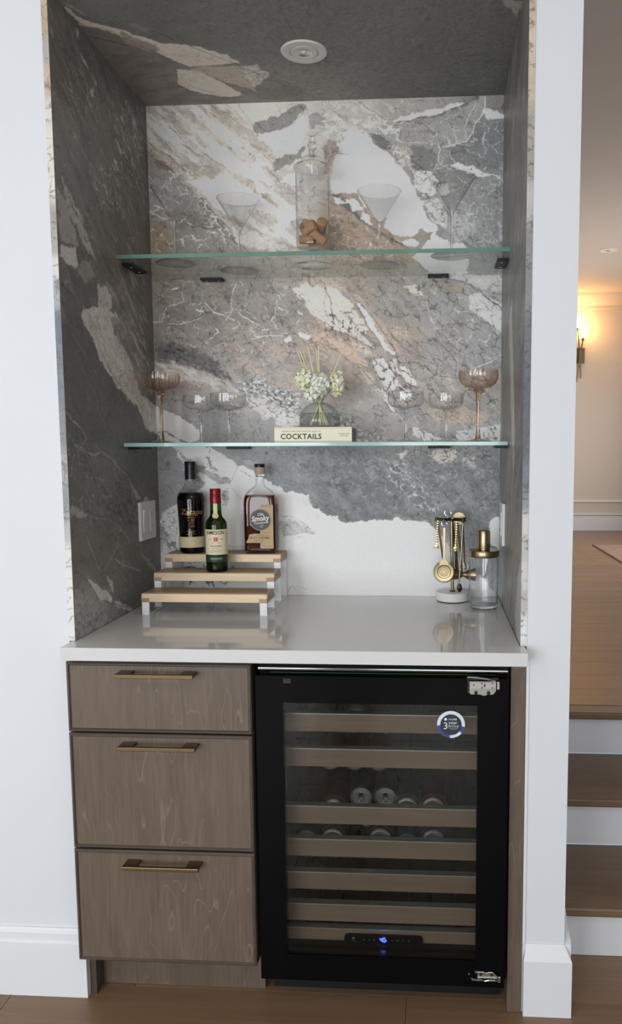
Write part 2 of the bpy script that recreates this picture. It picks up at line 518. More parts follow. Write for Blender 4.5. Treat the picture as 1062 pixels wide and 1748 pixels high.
# stone patterns, millimetres along each slab: B colour points, P patches, V veins, C crackle, N mottling
MARBLE={'back': [
('B',[(36,2368,192,180,164),(142,2314,192,182,168),(266,2277,200,191,178),(356,2358,200,190,175),(34,2300,186,174,157),(175,2212,192,183,171),(299,2141,200,193,183),(404,2054,200,195,185),(260,2039,168,161,149),(443,2272,195,190,180),(515,2354,186,180,171),(441,2138,182,177,168),(64,2112,146,139,132),(24,2018,158,136,110),(133,2007,142,135,127),(223,1971,155,148,139),(620,2384,178,171,160),(793,2362,162,156,147),(879,2294,150,147,143),(966,2209,127,127,126),(1033,2339,132,131,129),(1036,2124,138,140,140),(932,2042,147,149,149),(1020,1973,138,140,140),(600,2049,162,141,120),(670,1997,162,143,123),(563,1948,172,157,139),(402,1951,158,150,140),(56,1852,148,138,126),(164,1815,141,133,125),(310,1831,146,138,130),(436,1794,152,145,137),(544,1844,184,172,155),(651,1843,162,149,135),(722,1807,156,148,140),(828,1806,149,147,143),(934,1770,150,150,148),(1039,1802,163,163,161),(793,1702,162,150,138),(899,1666,153,150,148),(1023,1664,148,148,148),(70,1728,143,134,126),(253,1709,155,145,135),(380,1689,158,148,140),(396,1601,158,150,143),(543,1723,182,158,138),(614,1634,172,159,147),(649,1528,163,156,150),(703,1456,158,150,146),(900,1526,166,156,146),(1006,1560,163,158,153),(972,1419,158,158,158),(793,1420,153,150,150),(49,1649,132,128,124),(158,1585,162,155,147),(303,1512,166,161,156),(339,1440,147,147,147),(210,1459,138,138,137),(20,1314,140,142,142),(428,1313,125,128,130),(611,1313,115,119,122),(793,1276,112,116,119),(973,1258,112,117,120),(1045,1168,118,122,125),(647,1204,108,112,114),(336,1313,130,132,134),(235,943,215,217,216),(793,947,222,226,226)]),
('N',[(-4,2397),(276,2399),(322,2342),(379,2240),(463,2136),(460,1982),(267,2048),(182,2122),(130,2174),(-3,2275)],(150,139,124),45,-40,6,0.05,0.55,1),
('N',[(-4,2397),(276,2399),(322,2342),(379,2240),(463,2136),(460,1982),(267,2048),(182,2122),(130,2174),(-3,2275)],(226,218,206),38,-40,6,0.08,0.8,2),
('N',[(-4,2397),(276,2399),(322,2342),(379,2240),(463,2136),(460,1982),(267,2048),(182,2122),(130,2174),(-3,2275)],(140,130,118),14,-40,9,0.15,0.45,3),
('P',[(82,2390),(151,2347),(230,2279),(304,2226),(346,2180),(313,2160),(250,2228),(176,2291),(102,2348)],(214,205,192),14,10,0.6),
('P',[(130,2174),(174,2194),(239,2203),(302,2160),(377,2107),(440,2065),(450,1982),(407,2009),(343,2056),(268,2089),(220,2100),(183,2132)],(216,209,199),10,9,0.8),
('P',[(77,2232),(148,2236),(223,2208),(195,2188),(147,2195)],(160,150,136),8,8,0.7),
('P',[(271,2207),(335,2170),(345,2139),(292,2160),(260,2192)],(170,164,154),6,6,0.6),
('P',[(301,2094),(366,2087),(397,2060),(375,2035),(332,2057)],(168,160,148),6,6,0.7),
('P',[(157,2362),(200,2371),(274,2318),(294,2277),(241,2294)],(206,197,183),10,8,0.6),
('P',[(238,2395),(318,2393),(435,2395),(424,2374),(360,2351),(317,2342),(280,2369)],(204,193,177),8,6,0.8),
('P',[(242,2350),(274,2349),(316,2317),(337,2281),(294,2293)],(190,180,166),8,8,0.6),
('N',[(231,2325),(337,2291),(400,2188),(452,2136),(345,2128),(250,2228)],(228,223,214),22,-40,2,0.05,0.75,4),
('V',[(5,2356),(69,2319),(128,2282),(186,2240),(223,2208),(270,2161),(344,2108)],(186,184,182),3.5,0.8),
('V',[(66,2395),(124,2343),(187,2280),(228,2218)],(138,128,116),1.6,0.5),
('V',[(106,2288),(175,2245),(212,2213)],(125,118,110),1.4,0.6),
('V',[(281,2396),(302,2368),(317,2348),(348,2296),(379,2260)],(150,140,128),1.2,0.7),
('V',[(-2,2306),(19,2285),(67,2253),(114,2206)],(105,97,88),2.5,0.6),
('P',[(322,2340),(349,2347),(397,2360),(429,2379),(461,2396),(488,2395),(477,2373),(450,2344),(428,2324),(396,2323),(370,2313),(338,2307),(325,2322)],(146,141,135),2,7,1.0),
('P',[(343,2304),(396,2320),(444,2331),(471,2358),(503,2367),(487,2323),(470,2273),(433,2254),(390,2260),(369,2286)],(222,214,203),3,7,1.0),
('N',[(343,2304),(396,2320),(444,2331),(503,2367),(487,2323),(433,2254),(369,2286)],(190,176,160),20,-10,3,0.1,0.5,5),
('P',[(487,2363),(541,2371),(541,2326),(497,2327)],(160,154,146),2,6,1.0),
('P',[(384,2224),(417,2251),(454,2253),(475,2268),(470,2242),(443,2223),(411,2214),(389,2204)],(148,142,134),2,6,1.0),
('P',[(399,2173),(426,2193),(464,2197),(463,2166),(420,2157)],(230,225,218),3,5,1.0),
('P',[(367,2169),(410,2178),(452,2141),(452,2095),(409,2117)],(170,165,158),4,6,0.8),
('P',[(429,2055),(462,2070),(483,2054),(482,1992),(450,2008),(424,2029)],(165,166,168),4,6,0.8),
('P',[(235,2054),(300,2037),(364,2010),(450,1972),(342,1974),(266,1996)],(196,192,186),5,8,0.8),
('P',[(-6,2275),(45,2238),(108,2185),(129,2164),(198,2091),(246,2038),(266,1996),(287,1967),(-14,1973)],(147,140,132),3,7,0.95),
('P',[(-5,2053),(50,2058),(71,2026),(58,1979),(-8,1975)],(160,138,110),14,9,0.9),
('P',[(18,2254),(56,2233),(79,2201),(49,2210),(23,2234)],(138,122,96),2,4,0.9),
('P',[(0,2198),(65,2186),(124,2154),(144,2118),(106,2093),(29,2099),(-3,2105)],(154,150,146),4,8,0.9),
('P',[(138,2082),(181,2070),(197,2044),(142,2040),(77,2046),(94,2072)],(135,128,120),4,6,0.8),
('V',[(-3,2275),(23,2249),(76,2206),(124,2164),(156,2133),(193,2091),(224,2043),(266,1996),(309,1969)],(98,92,87),2.4,0.85),
('C',[(66,2212),(130,2200),(198,2101),(256,2007),(201,2008),(144,2112),(75,2176)],(222,216,208),14,1.6,-40,2,0.85,1),
('C',[(-5,2208),(129,2164),(256,2022),(255,1968),(-8,1972),(-4,2095)],(206,200,192),34,1.0,-30,1.6,0.6,2),
('V',[(-4,2095),(23,2084),(39,2068),(67,2073)],(225,220,212),3,0.9),
('V',[(103,2015),(125,2020),(163,2003),(179,1987)],(205,198,190),1.5,0.7),
('N',[(552,2396),(751,2395),(751,2330),(646,2303),(551,2296)],(205,196,182),30,-30,3,0.08,0.6,6),
('V',[(641,2393),(678,2367),(714,2346),(751,2335)],(120,110,100),3.5,0.6),
('C',[(541,2356),(667,2343),(766,2330),(761,2280),(667,2298),(540,2301)],(220,213,203),18,3.5,0,1.6,0.7,3),
('P',[(766,2310),(834,2328),(906,2341),(989,2393),(1009,2397),(1015,2362),(989,2324),(959,2275),(886,2262),(834,2268),(772,2275)],(157,154,149),2,6,0.9),
('P',[(740,2336),(766,2350),(834,2358),(875,2366),(927,2380),(958,2386),(937,2370),(875,2352),(834,2345),(772,2335)],(222,215,206),2,5,1.0),
('V',[(751,2335),(792,2336),(844,2342),(896,2356),(948,2374),(984,2390)],(118,108,97),4.0,0.85),
('P',[(792,2264),(834,2263),(876,2237),(866,2197),(813,2194),(792,2214)],(126,125,123),3,5,0.9),
('P',[(907,2256),(959,2275),(1010,2308),(1066,2331),(1070,2212),(1027,2188),(990,2209),(918,2216)],(126,127,127),4,6,0.9),
('P',[(1009,2397),(1068,2395),(1066,2351),(1030,2362),(1015,2367)],(136,132,127),2,5,1.0),
('P',[(999,2358),(1030,2364),(1066,2346),(1066,2335),(1020,2336)],(218,214,208),2,5,1.0),
('V',[(1012,2394),(1012,2362),(989,2328),(974,2294),(956,2275),(917,2266),(886,2259)],(224,220,213),2.2,0.9),
('V',[(766,2280),(803,2271),(834,2273),(860,2277)],(214,210,204),1.6,0.8),
('V',[(986,2378),(963,2339),(951,2310),(956,2275)],(216,212,205),1.5,0.8),
('V',[(876,2277),(881,2252),(876,2217),(866,2195)],(215,213,208),1.8,0.8),
('V',[(912,2251),(915,2226),(928,2211)],(205,204,202),1.5,0.7),
('V',[(1010,2303),(1005,2264),(1021,2248),(1018,2233)],(205,204,202),1.8,0.7),
('C',[(792,2329),(1009,2372),(1066,2321),(1070,1970),(992,1972),(834,2258)],(200,200,198),42,1.0,-35,1.3,0.55,4),
('C',[(907,2146),(1068,2182),(1070,1970),(961,1972)],(186,188,188),16,0.8,-60,2.2,0.45,5),
('P',[(902,2206),(928,2213),(959,2207),(1001,2194),(1027,2178),(996,2174),(954,2190),(918,2201)],(218,218,215),2,5,1.0),
('C',[(902,2206),(928,2213),(1001,2194),(1027,2178),(996,2174),(918,2201)],(120,120,120),10,1,0,2,0.7,6),
('V',[(1027,2178),(1048,2173),(1068,2152)],(205,205,205),1.8,0.8),
('V',[(871,2195),(902,2206)],(205,205,205),1.5,0.8),
('P',[(803,2189),(855,2192),(881,2157),(876,2126),(834,2122),(803,2148)],(192,191,189),2,5,1.0),
('P',[(871,2147),(907,2156),(910,2126),(887,2121)],(180,180,178),2,4,1.0),
('P',[(834,2107),(876,2116),(908,2065),(898,2025),(866,2041)],(184,184,182),3,5,1.0),
('P',[(923,2080),(960,2054),(987,2007),(929,1988),(903,2025)],(168,169,168),3,5,0.9),
('V',[(960,2054),(992,2013)],(205,205,204),1.2,0.7),
('C',[(798,2194),(881,2192),(918,2065),(992,2007),(908,1984),(834,2097)],(110,106,102),22,1.4,-45,1.6,0.75,7),
('P',[(672,2302),(714,2294),(750,2265),(730,2251),(693,2267)],(122,120,117),2,5,1.0),
('P',[(735,2266),(787,2259),(798,2204),(766,2215)],(176,168,156),3,6,0.9),
('C',[(730,2266),(792,2264),(803,2194),(761,2210)],(225,220,212),12,1.6,-30,1.2,0.8,8),
('P',[(591,2305),(625,2309),(670,2302),(693,2272),(730,2248),(750,2220),(782,2192),(803,2148),(826,2102),(850,2061),(876,2030),(861,2014),(826,2026),(792,2009),(750,2012),(713,2034),(726,2059),(702,2049),(671,2080),(644,2106),(634,2132),(592,2138),(557,2135),(560,2184),(569,2235),(560,2248),(590,2248),(580,2262),(569,2279),(596,2284)],(236,233,225),1.5,4,1.0),
('N',[(591,2305),(670,2302),(803,2148),(876,2030),(750,2012),(671,2080),(557,2139)],(222,212,192),50,-40,2,0.12,0.4,9),
('V',[(698,2161),(721,2145),(740,2135)],(205,203,198),1.2,0.5),
('V',[(670,2302),(693,2271),(730,2247),(750,2220),(782,2190),(803,2148),(826,2102),(850,2061),(879,2027)],(150,138,122),1.6,0.75),
('V',[(561,2255),(587,2247),(614,2244)],(120,112,104),1.5,0.8),
('V',[(569,2279),(556,2270),(572,2250),(563,2210)],(140,130,120),1.3,0.6),
('P',[(540,2291),(567,2285),(582,2255),(563,2225),(550,2195),(539,2195)],(160,143,126),4,6,0.85),
('P',[(554,2134),(597,2123),(628,2081),(676,2039),(713,2016),(760,1992),(787,1973),(750,1992),(692,2024),(639,2058),(591,2102)],(112,112,112),2,4,1.0),
('P',[(560,2124),(586,2123),(597,2107),(576,2105)],(208,208,206),2,4,1.0),
('P',[(597,2120),(634,2112),(650,2086),(623,2081)],(208,208,206),2,4,1.0),
('P',[(652,2081),(676,2065),(679,2042),(644,2058)],(208,208,206),2,4,1.0),
('P',[(760,1997),(792,2001),(824,1990),(808,1973),(776,1978)],(208,208,206),2,4,1.0),
('P',[(549,2108),(591,2092),(644,2050),(713,2010),(787,1968),(824,1924),(792,1919),(552,1928)],(166,143,121),3,6,0.95),
('N',[(549,2108),(644,2050),(787,1968),(792,1919),(552,1928)],(130,116,103),25,-35,2.5,0.08,0.6,10),
('C',[(549,2108),(644,2050),(787,1968),(824,1924),(552,1928)],(198,188,176),22,1.2,-30,1.4,0.5,11),
('V',[(554,2108),(597,2097),(634,2061),(681,2032),(718,2008),(771,1981),(803,1955)],(92,92,95),2.2,0.8),
('P',[(798,2006),(834,2016),(861,2010),(856,1990),(824,1985)],(150,140,122),2,5,1.0),
('P',[(863,2011),(887,1994),(919,1983),(955,1983),(969,1942),(967,1889),(856,1891),(835,1913),(806,1944),(834,1975)],(228,227,223),2,6,1.0),
('N',[(863,2011),(955,1983),(967,1889),(835,1913)],(175,175,175),28,-45,2,0.12,0.55,12),
('P',[(426,1858),(470,1873),(535,1864),(534,1746),(501,1778),(469,1821)],(206,196,181),3,6,1.0),
('P',[(154,1878),(220,1872),(262,1792),(228,1782),(185,1815)],(152,140,126),8,7,0.8),
('N',[(0,1892),(427,1884),(480,1810),(534,1746),(532,1587),(257,1590),(-1,1695)],(128,121,113),40,-30,2.4,0.08,0.45,13),
('N',[(172,1709),(424,1716),(443,1545),(257,1579)],(180,164,150),45,-30,2,0.1,0.5,14),
('C',[(0,1892),(427,1884),(500,1705),(389,1599),(170,1666),(-1,1700)],(205,196,186),46,1.0,-20,1.2,0.4,15),
('C',[(0,1892),(448,1884),(534,1757),(532,1577),(334,1578),(-1,1700)],(100,95,90),38,0.9,-35,1.8,0.55,16),
('V',[(164,1820),(190,1793),(234,1780),(256,1769)],(226,219,210),2.6,0.85),
('V',[(228,1766),(251,1792),(246,1824),(264,1882)],(226,219,210),1.5,0.85),
('V',[(262,1798),(283,1776),(316,1760)],(226,219,210),3,0.85),
('V',[(47,1811),(98,1826),(93,1853)],(226,219,210),1.6,0.85),
('V',[(1,1764),(29,1766),(44,1806)],(226,219,210),1.6,0.85),
('V',[(157,1781),(140,1768),(51,1758)],(226,219,210),1.4,0.85),
('V',[(177,1709),(205,1735),(194,1746)],(226,219,210),2.4,0.85),
('V',[(388,1827),(384,1780),(370,1764),(384,1743)],(226,219,210),1.8,0.85),
('V',[(141,1802),(157,1796)],(226,219,210),4,0.85),
('V',[(60,1862),(79,1863)],(226,219,210),3,0.85),
('V',[(249,1740),(272,1755),(266,1766)],(226,219,210),1.5,0.85),
('V',[(337,1733),(359,1736)],(226,219,210),3,0.85),
('V',[(304,1707),(348,1717),(419,1727)],(226,219,210),1.3,0.85),
('V',[(393,1806),(409,1793)],(226,219,210),2.2,0.85),
('V',[(455,1790),(468,1784)],(226,219,210),4,0.85),
('V',[(-1,1865),(26,1833),(53,1809),(91,1784),(129,1762)],(98,91,85),2.2,0.85),
('V',[(302,1876),(339,1844),(382,1812)],(105,98,92),1.5,0.7),
('V',[(426,1864),(464,1816),(501,1778),(534,1752)],(110,100,92),2,0.75),
('V',[(217,1751),(282,1734),(359,1736)],(110,102,96),1.4,0.6),
('V',[(391,1727),(446,1721),(473,1694),(534,1699)],(100,96,94),1.8,0.75),
('P',[(402,1711),(427,1717),(428,1703),(407,1699)],(218,207,196),2,4,1.0),
('P',[(446,1724),(487,1722),(489,1711),(459,1709)],(218,207,196),2,4,1.0),
('P',[(500,1715),(534,1725),(534,1694),(511,1699)],(196,170,150),3,5,0.9),
('P',[(2,1689),(60,1702),(116,1688),(170,1661),(213,1623),(248,1579),(207,1596),(158,1618),(86,1645),(20,1662)],(110,108,106),6,9,0.9),
('N',[(2,1695),(116,1693),(257,1579),(86,1635)],(70,70,70),10,-25,2,0.1,0.6,17),
('P',[(0,1649),(59,1643),(114,1621),(180,1601),(245,1571),(300,1533),(256,1544),(168,1575),(73,1581),(2,1603)],(184,176,165),6,9,0.9),
('N',[(0,1649),(114,1621),(300,1533),(168,1569),(1,1598)],(212,206,198),16,-25,2.5,0.05,0.7,18),
('V',[(20,1662),(86,1640),(158,1615),(207,1593),(251,1577),(301,1579),(334,1597)],(95,90,87),1.6,0.8),
('P',[(246,1574),(323,1597),(383,1573),(438,1551),(459,1513),(448,1470),(382,1487),(333,1525),(278,1552)],(150,149,148),4,7,0.9),
('N',[(246,1574),(323,1597),(383,1573),(438,1551),(459,1513),(448,1470),(382,1487),(333,1525),(278,1552)],(90,92,96),12,-20,1.3,0.02,0.8,19),
('N',[(246,1574),(323,1597),(383,1573),(438,1551),(459,1513),(448,1470),(382,1487),(333,1525),(278,1552)],(208,206,203),9,-20,1.3,0.08,0.85,20),
('P',[(372,1578),(428,1594),(460,1556),(432,1551)],(180,158,142),5,6,0.7),
('P',[(283,1533),(344,1525),(398,1492),(456,1473),(455,1443),(398,1443),(348,1471),(299,1501)],(196,192,189),4,8,0.9),
('N',[(283,1533),(344,1525),(398,1492),(456,1473),(455,1443),(398,1443),(348,1471),(299,1501)],(225,222,219),14,-30,1.6,0.0,0.8,21),
('C',[(283,1533),(344,1525),(398,1492),(456,1473),(455,1443),(398,1443),(348,1471),(299,1501)],(110,110,112),14,1.4,-30,1.6,0.7,22),
('N',[(-2,1516),(110,1505),(277,1493),(386,1389),(163,1390),(98,1467)],(118,119,120),8,0,1,0.12,0.3,23),
('P',[(-5,1503),(42,1488),(98,1461),(131,1439),(154,1390),(184,1350),(72,1351),(59,1379),(1,1426)],(224,222,218),2,5,1.0),
('V',[(14,1489),(42,1467)],(160,155,150),2,0.6),
('V',[(1,1429),(35,1426),(68,1407),(96,1393)],(120,116,112),5,0.9),
('N',[(536,1888),(1066,1884),(1071,1445),(803,1446),(532,1598)],(126,121,116),32,-50,2.4,0.1,0.4,24),
('P',[(536,1864),(568,1856),(624,1808),(616,1787),(567,1778),(535,1788)],(206,196,182),2,4,0.9),
('P',[(605,1780),(626,1792),(669,1734),(661,1718),(620,1740)],(203,193,183),2,4,0.9),
('P',[(629,1818),(661,1797),(712,1718),(755,1654),(712,1678),(669,1739)],(208,206,206),2,4,0.9),
('P',[(599,1756),(642,1729),(685,1676),(658,1692),(615,1724)],(194,185,177),2,4,0.9),
('P',[(534,1720),(566,1704),(615,1677),(658,1639),(676,1612),(636,1626),(587,1656),(550,1688)],(196,168,145),2,4,0.9),
('P',[(604,1698),(642,1692),(674,1666),(663,1660),(625,1677)],(196,174,154),2,4,0.9),
('P',[(653,1808),(696,1770),(739,1718),(763,1659),(728,1681),(690,1739)],(180,158,137),2,4,0.9),
('P',[(679,1636),(712,1649),(749,1586),(760,1559),(733,1554),(700,1586)],(217,207,197),2,4,0.9),
('P',[(765,1628),(792,1617),(816,1564),(792,1569),(771,1591)],(218,211,203),2,4,0.9),
('P',[(728,1639),(749,1649),(771,1596),(754,1596)],(203,193,183),2,4,0.9),
('P',[(684,1570),(717,1548),(765,1468),(776,1456),(738,1482),(700,1533)],(198,192,188),2,4,0.9),
('P',[(636,1618),(674,1602),(690,1575),(663,1570)],(190,176,163),2,4,0.9),
('P',[(760,1569),(792,1548),(781,1532)],(212,205,197),2,4,0.9),
('P',[(739,1754),(787,1733),(792,1701),(749,1712)],(176,158,140),2,4,0.9),
('P',[(771,1863),(814,1868),(835,1831),(792,1842)],(198,186,172),2,4,0.9),
('P',[(972,1826),(1014,1839),(1067,1802),(1068,1781),(1015,1761),(972,1793)],(192,190,187),2,4,0.9),
('P',[(1004,1779),(1067,1784),(1068,1719),(1042,1742),(1015,1761)],(214,214,212),2,4,0.9),
('P',[(835,1489),(964,1496),(1044,1472),(997,1440),(878,1457)],(178,160,140),2,4,0.9),
('P',[(798,1441),(857,1419),(911,1395),(835,1394),(798,1414)],(196,199,203),2,4,0.9),
('P',[(932,1427),(1071,1445),(1072,1397),(943,1397)],(200,202,204),2,4,0.9),
('P',[(851,1794),(909,1788),(920,1757),(877,1742),(856,1763)],(152,151,150),2,4,0.9),
('P',[(974,1668),(1064,1661),(1059,1614),(995,1610),(963,1636)],(146,147,147),2,4,0.9),
('P',[(535,1788),(605,1782),(615,1730),(566,1730),(534,1741)],(196,190,182),2,4,0.9),
('P',[(835,1898),(877,1903),(993,1890),(1066,1889),(1067,1838),(1014,1849),(940,1876)],(180,178,175),2,4,0.9),
('P',[(877,1867),(930,1871),(962,1844),(909,1840)],(156,138,118),2,4,0.9),
('C',[(535,1794),(632,1787),(690,1671),(598,1693),(534,1731)],(92,88,86),15,1.5,-50,1.8,0.8,25),
('C',[(674,1650),(787,1649),(824,1553),(760,1457),(684,1570)],(96,90,86),14,1.5,-55,2,0.8,26),
('C',[(632,1886),(1066,1884),(1071,1450),(835,1452),(765,1659)],(98,95,93),34,1.1,-45,1.9,0.65,27),
('C',[(835,1867),(972,1839),(1068,1724),(1069,1614),(878,1690)],(205,203,200),40,1.2,-40,1.3,0.4,28),
('C',[(792,1446),(911,1414),(1071,1450),(1072,1394),(803,1395)],(100,103,108),14,1.3,-45,2.2,0.7,29),
('V',[(626,1813),(669,1739),(712,1676),(760,1649)],(84,82,82),2,0.8),
('V',[(637,1818),(685,1765),(738,1686),(757,1652)],(84,82,82),2.2,0.8),
('V',[(534,1741),(604,1719),(685,1676)],(84,82,82),1.6,0.8),
('V',[(636,1624),(684,1575),(722,1500),(776,1456)],(84,82,82),2,0.8),
('V',[(723,1739),(765,1680),(835,1648),(883,1616)],(84,82,82),1.5,0.8),
('V',[(536,1862),(556,1809),(559,1770)],(84,82,82),2.6,0.8),
('V',[(760,1638),(814,1632),(878,1595),(942,1584)],(84,82,82),1.5,0.8),
('V',[(862,1706),(910,1668),(920,1647),(963,1615)],(84,82,82),1.8,0.8),
('V',[(534,1694),(593,1651),(679,1610)],(84,82,82),1.6,0.8),
('V',[(909,1884),(972,1860),(1030,1820),(1067,1789)],(118,119,123),5,0.8),
('V',[(998,1849),(1046,1807),(1067,1786)],(80,82,86),2,0.8),
('V',[(824,1862),(845,1789),(867,1752)],(205,200,195),1.8,0.6),
('V',[(979,1610),(1016,1625),(1056,1643)],(212,210,207),2,0.8),
('V',[(878,1684),(888,1653),(878,1584)],(195,192,190),1.6,0.5),
('P',[(532,1518),(591,1469),(656,1436),(716,1396),(640,1396),(574,1437)],(140,140,141),4,6,0.8),
('N',[(531,1491),(591,1469),(716,1396),(585,1396)],(205,204,202),10,-30,1.5,0.05,0.8,30),
('P',[(532,1598),(614,1587),(641,1533),(597,1490),(532,1512)],(155,144,136),6,7,0.7),
('P',[(512,1387),(1070,1385),(1073,1152),(861,1135),(509,1173)],(112,116,119),10,6,0.55),
('N',[(346,1382),(1070,1379),(1073,1147),(509,1162),(343,1223)],(92,96,100),9,0,1,0.1,0.35,31),
('N',[(346,1382),(1070,1379),(1073,1147),(509,1162),(343,1223)],(140,143,145),40,-30,1.5,0.1,0.5,32),
('C',[(522,1354),(1055,1336),(1056,1174),(839,1163),(565,1240)],(158,162,165),26,1.0,-35,1.4,0.5,33),
('C',[(698,1338),(785,1337),(894,1174),(818,1185),(719,1278)],(180,184,186),15,1.0,-45,1.8,0.6,34),
('C',[(991,1294),(1071,1320),(1073,1158),(981,1168)],(80,86,94),18,1.2,-60,2,0.5,35),
('V',[(665,1370),(657,1327),(640,1294)],(85,88,92),1.5,0.6),
('P',[(861,1367),(904,1377),(942,1361),(926,1332),(882,1330),(861,1348)],(188,180,172),3,6,0.85),
('P',[(752,1356),(785,1370),(769,1340)],(190,188,186),3,6,0.85),
('P',[(947,1348),(990,1353),(996,1315),(969,1321)],(168,163,158),3,6,0.85),
('C',[(720,1386),(1065,1385),(1055,1342),(990,1315),(861,1332)],(90,88,86),14,1.4,-20,1.5,0.7,36),
('C',[(428,1376),(494,1376),(488,1344),(449,1349)],(80,78,76),14,1.5,0,1.5,0.6,37),
('P',[(62,1383),(169,1383),(216,1353),(288,1311),(365,1267),(403,1244),(478,1228),(480,1201),(530,1171),(569,1162),(566,911),(-7,906),(-1,1049),(34,1094),(4,1145),(8,1173),(48,1201),(106,1223),(146,1264),(120,1295),(159,1322),(84,1336),(63,1353)],(226,227,225),2,5,1.0),
('P',[(504,1170),(542,1168),(570,1154),(592,1143),(647,1148),(730,1154),(746,1163),(768,1154),(834,1149),(861,1135),(894,1097),(922,1053),(949,1025),(982,1006),(1021,965),(1059,918),(500,913)],(228,231,231),2,4,1.0),
('P',[(1030,1136),(1057,1163),(1076,1158),(1077,1054),(1049,1076),(1033,1108)],(214,215,214),2,5,1.0),
('P',[(62,1371),(101,1347),(142,1314),(186,1295),(236,1277),(230,1261),(186,1272),(147,1292),(95,1328)],(148,144,138),2,4,0.9),
('P',[(154,1353),(168,1350),(176,1322),(198,1303),(164,1312)],(150,146,140),2,4,0.9),
('P',[(205,1246),(225,1252),(224,1195),(206,1200)],(162,160,156),2,4,0.9),
('P',[(382,1148),(413,1156),(463,1137),(493,1112),(451,1109),(395,1104)],(166,164,162),2,4,0.9),
('P',[(494,1168),(511,1176),(508,1157),(499,1151)],(190,182,172),2,4,0.9),
('P',[(453,1217),(478,1223),(486,1190),(464,1195)],(186,182,176),2,4,0.9),
('V',[(260,1325),(248,1300),(228,1259),(252,1228),(274,1209)],(120,118,116),2,0.8),
('V',[(265,1306),(287,1292),(312,1279)],(130,128,124),3,0.8),
('V',[(169,1372),(160,1350),(170,1322)],(95,92,90),2.4,0.8),
('V',[(385,1162),(419,1166),(452,1146),(496,1117)],(120,112,108),2.4,0.8),
('V',[(215,1072),(243,1066),(271,1068)],(140,148,158),4,0.8),
('V',[(3,1094),(27,1077),(58,1060)],(130,138,150),5,0.8),
('V',[(409,932),(421,947),(432,933)],(110,106,104),2.5,0.8),
('V',[(449,941),(466,930)],(140,135,132),1.5,0.8),
('C',[(3,1184),(60,1195),(58,1049),(-1,1049)],(120,122,126),16,2,-40,1.4,0.7,38),
('C',[(71,1021),(230,1022),(228,937),(69,936)],(70,70,74),20,2.4,-35,1.6,0.75,39),
('C',[(385,1173),(496,1140),(495,1062),(384,1073)],(150,146,142),22,1.8,-30,1.8,0.5,40),
('N',[(364,1240),(409,1234),(419,1184),(385,1173)],(222,198,170),30,0,1,-0.1,0.7,41),
('N',[(509,1140),(840,1141),(1004,931),(506,922)],(205,209,211),60,-50,1.6,0.12,0.5,42),
('V',[(798,1091),(795,1030),(793,974)],(195,199,201),2,0.55),
('V',[(746,1064),(757,1062)],(165,170,172),5,0.5),
('V',[(663,1046),(672,1044)],(150,150,148),2,0.6),
('V',[(691,1032),(702,1027)],(175,175,172),2,0.6),
('V',[(551,1157),(556,1154)],(110,108,105),3,0.7),
('V',[(509,1171),(542,1168),(570,1154),(592,1143),(647,1148),(730,1154),(746,1163),(834,1149),(861,1135),(894,1097)],(170,160,148),1.2,0.5)],'left': [
('B',[(48,2339,76,72,67),(80,2294,78,72,66),(220,2183,80,70,64),(483,2385,76,72,66),(63,2123,84,80,76),(463,2177,74,68,62),(206,2044,80,75,70),(382,2027,80,71,60),(30,1779,70,70,70),(428,1813,82,73,63),(309,1910,80,72,62),(180,2320,75,68,62),(546,2309,72,68,63)]),
('B',[(64,1604,62,64,66),(219,1526,64,66,68),(98,1425,66,65,63),(396,1352,66,68,68),(196,1281,74,72,68),(74,1170,78,75,71),(440,1047,80,75,68),(177,1085,76,73,68),(107,950,103,101,97),(450,1158,76,71,66),(41,1266,70,68,64)]),
('N',[(-1,2373),(584,2397),(584,1761),(-17,1667)],(64,60,56),60,-62,4,0.08,0.55,51),
('N',[(-1,2373),(584,2397),(584,1761),(-17,1667)],(92,84,76),50,-62,4,0.1,0.5,52),
('C',[(-1,2373),(584,2397),(584,1761),(-17,1667)],(116,110,100),42,1.0,-62,3,0.45,53),
('C',[(384,2314),(582,2376),(600,2090),(342,2136)],(140,130,114),22,1.3,-62,2.5,0.55,54),
('C',[(200,2087),(395,2164),(408,2020),(235,1998)],(140,130,116),22,1.3,-55,2,0.55,55),
('C',[(59,2264),(235,2346),(280,2230),(68,2166)],(130,122,110),24,1.1,-62,3,0.5,56),
('V',[(7,2275),(65,2234),(115,2164),(161,2121),(220,2066),(269,1995),(357,1898)],(52,50,48),2.5,0.7),
('V',[(180,2320),(331,2399),(452,2352),(571,2267)],(58,55,52),1.5,0.5),
('P',[(146,2387),(158,2382),(152,2366),(145,2373)],(130,124,112),2,3,1.0),
('P',[(167,2339),(197,2332),(206,2321),(180,2322)],(130,124,112),2,3,1.0),
('P',[(213,2280),(230,2285),(233,2264),(217,2262)],(130,124,112),2,3,1.0),
('P',[(238,2311),(252,2313),(247,2304)],(130,124,112),2,3,1.0),
('P',[(439,2347),(455,2348),(448,2338)],(130,124,112),2,3,1.0),
('P',[(6,1980),(57,1963),(92,1922),(108,1870),(19,1851),(4,1897)],(110,104,97),3,6,1.0),
('V',[(6,1980),(57,1960),(92,1922),(138,1877),(187,1840)],(60,58,56),4,0.85),
('P',[(17,1846),(86,1860),(103,1817),(43,1811),(11,1817)],(140,134,124),2,4,1.0),
('P',[(34,2005),(78,1977),(124,1953),(171,1899),(210,1854),(142,1874),(91,1917),(48,1964)],(128,121,111),3,7,0.85),
('C',[(34,2005),(124,1953),(230,1831),(130,1800),(48,1964)],(64,60,57),20,2,-60,2.2,0.7,57),
('P',[(92,1818),(177,1847),(195,1814),(128,1782)],(110,102,94),3,7,0.8),
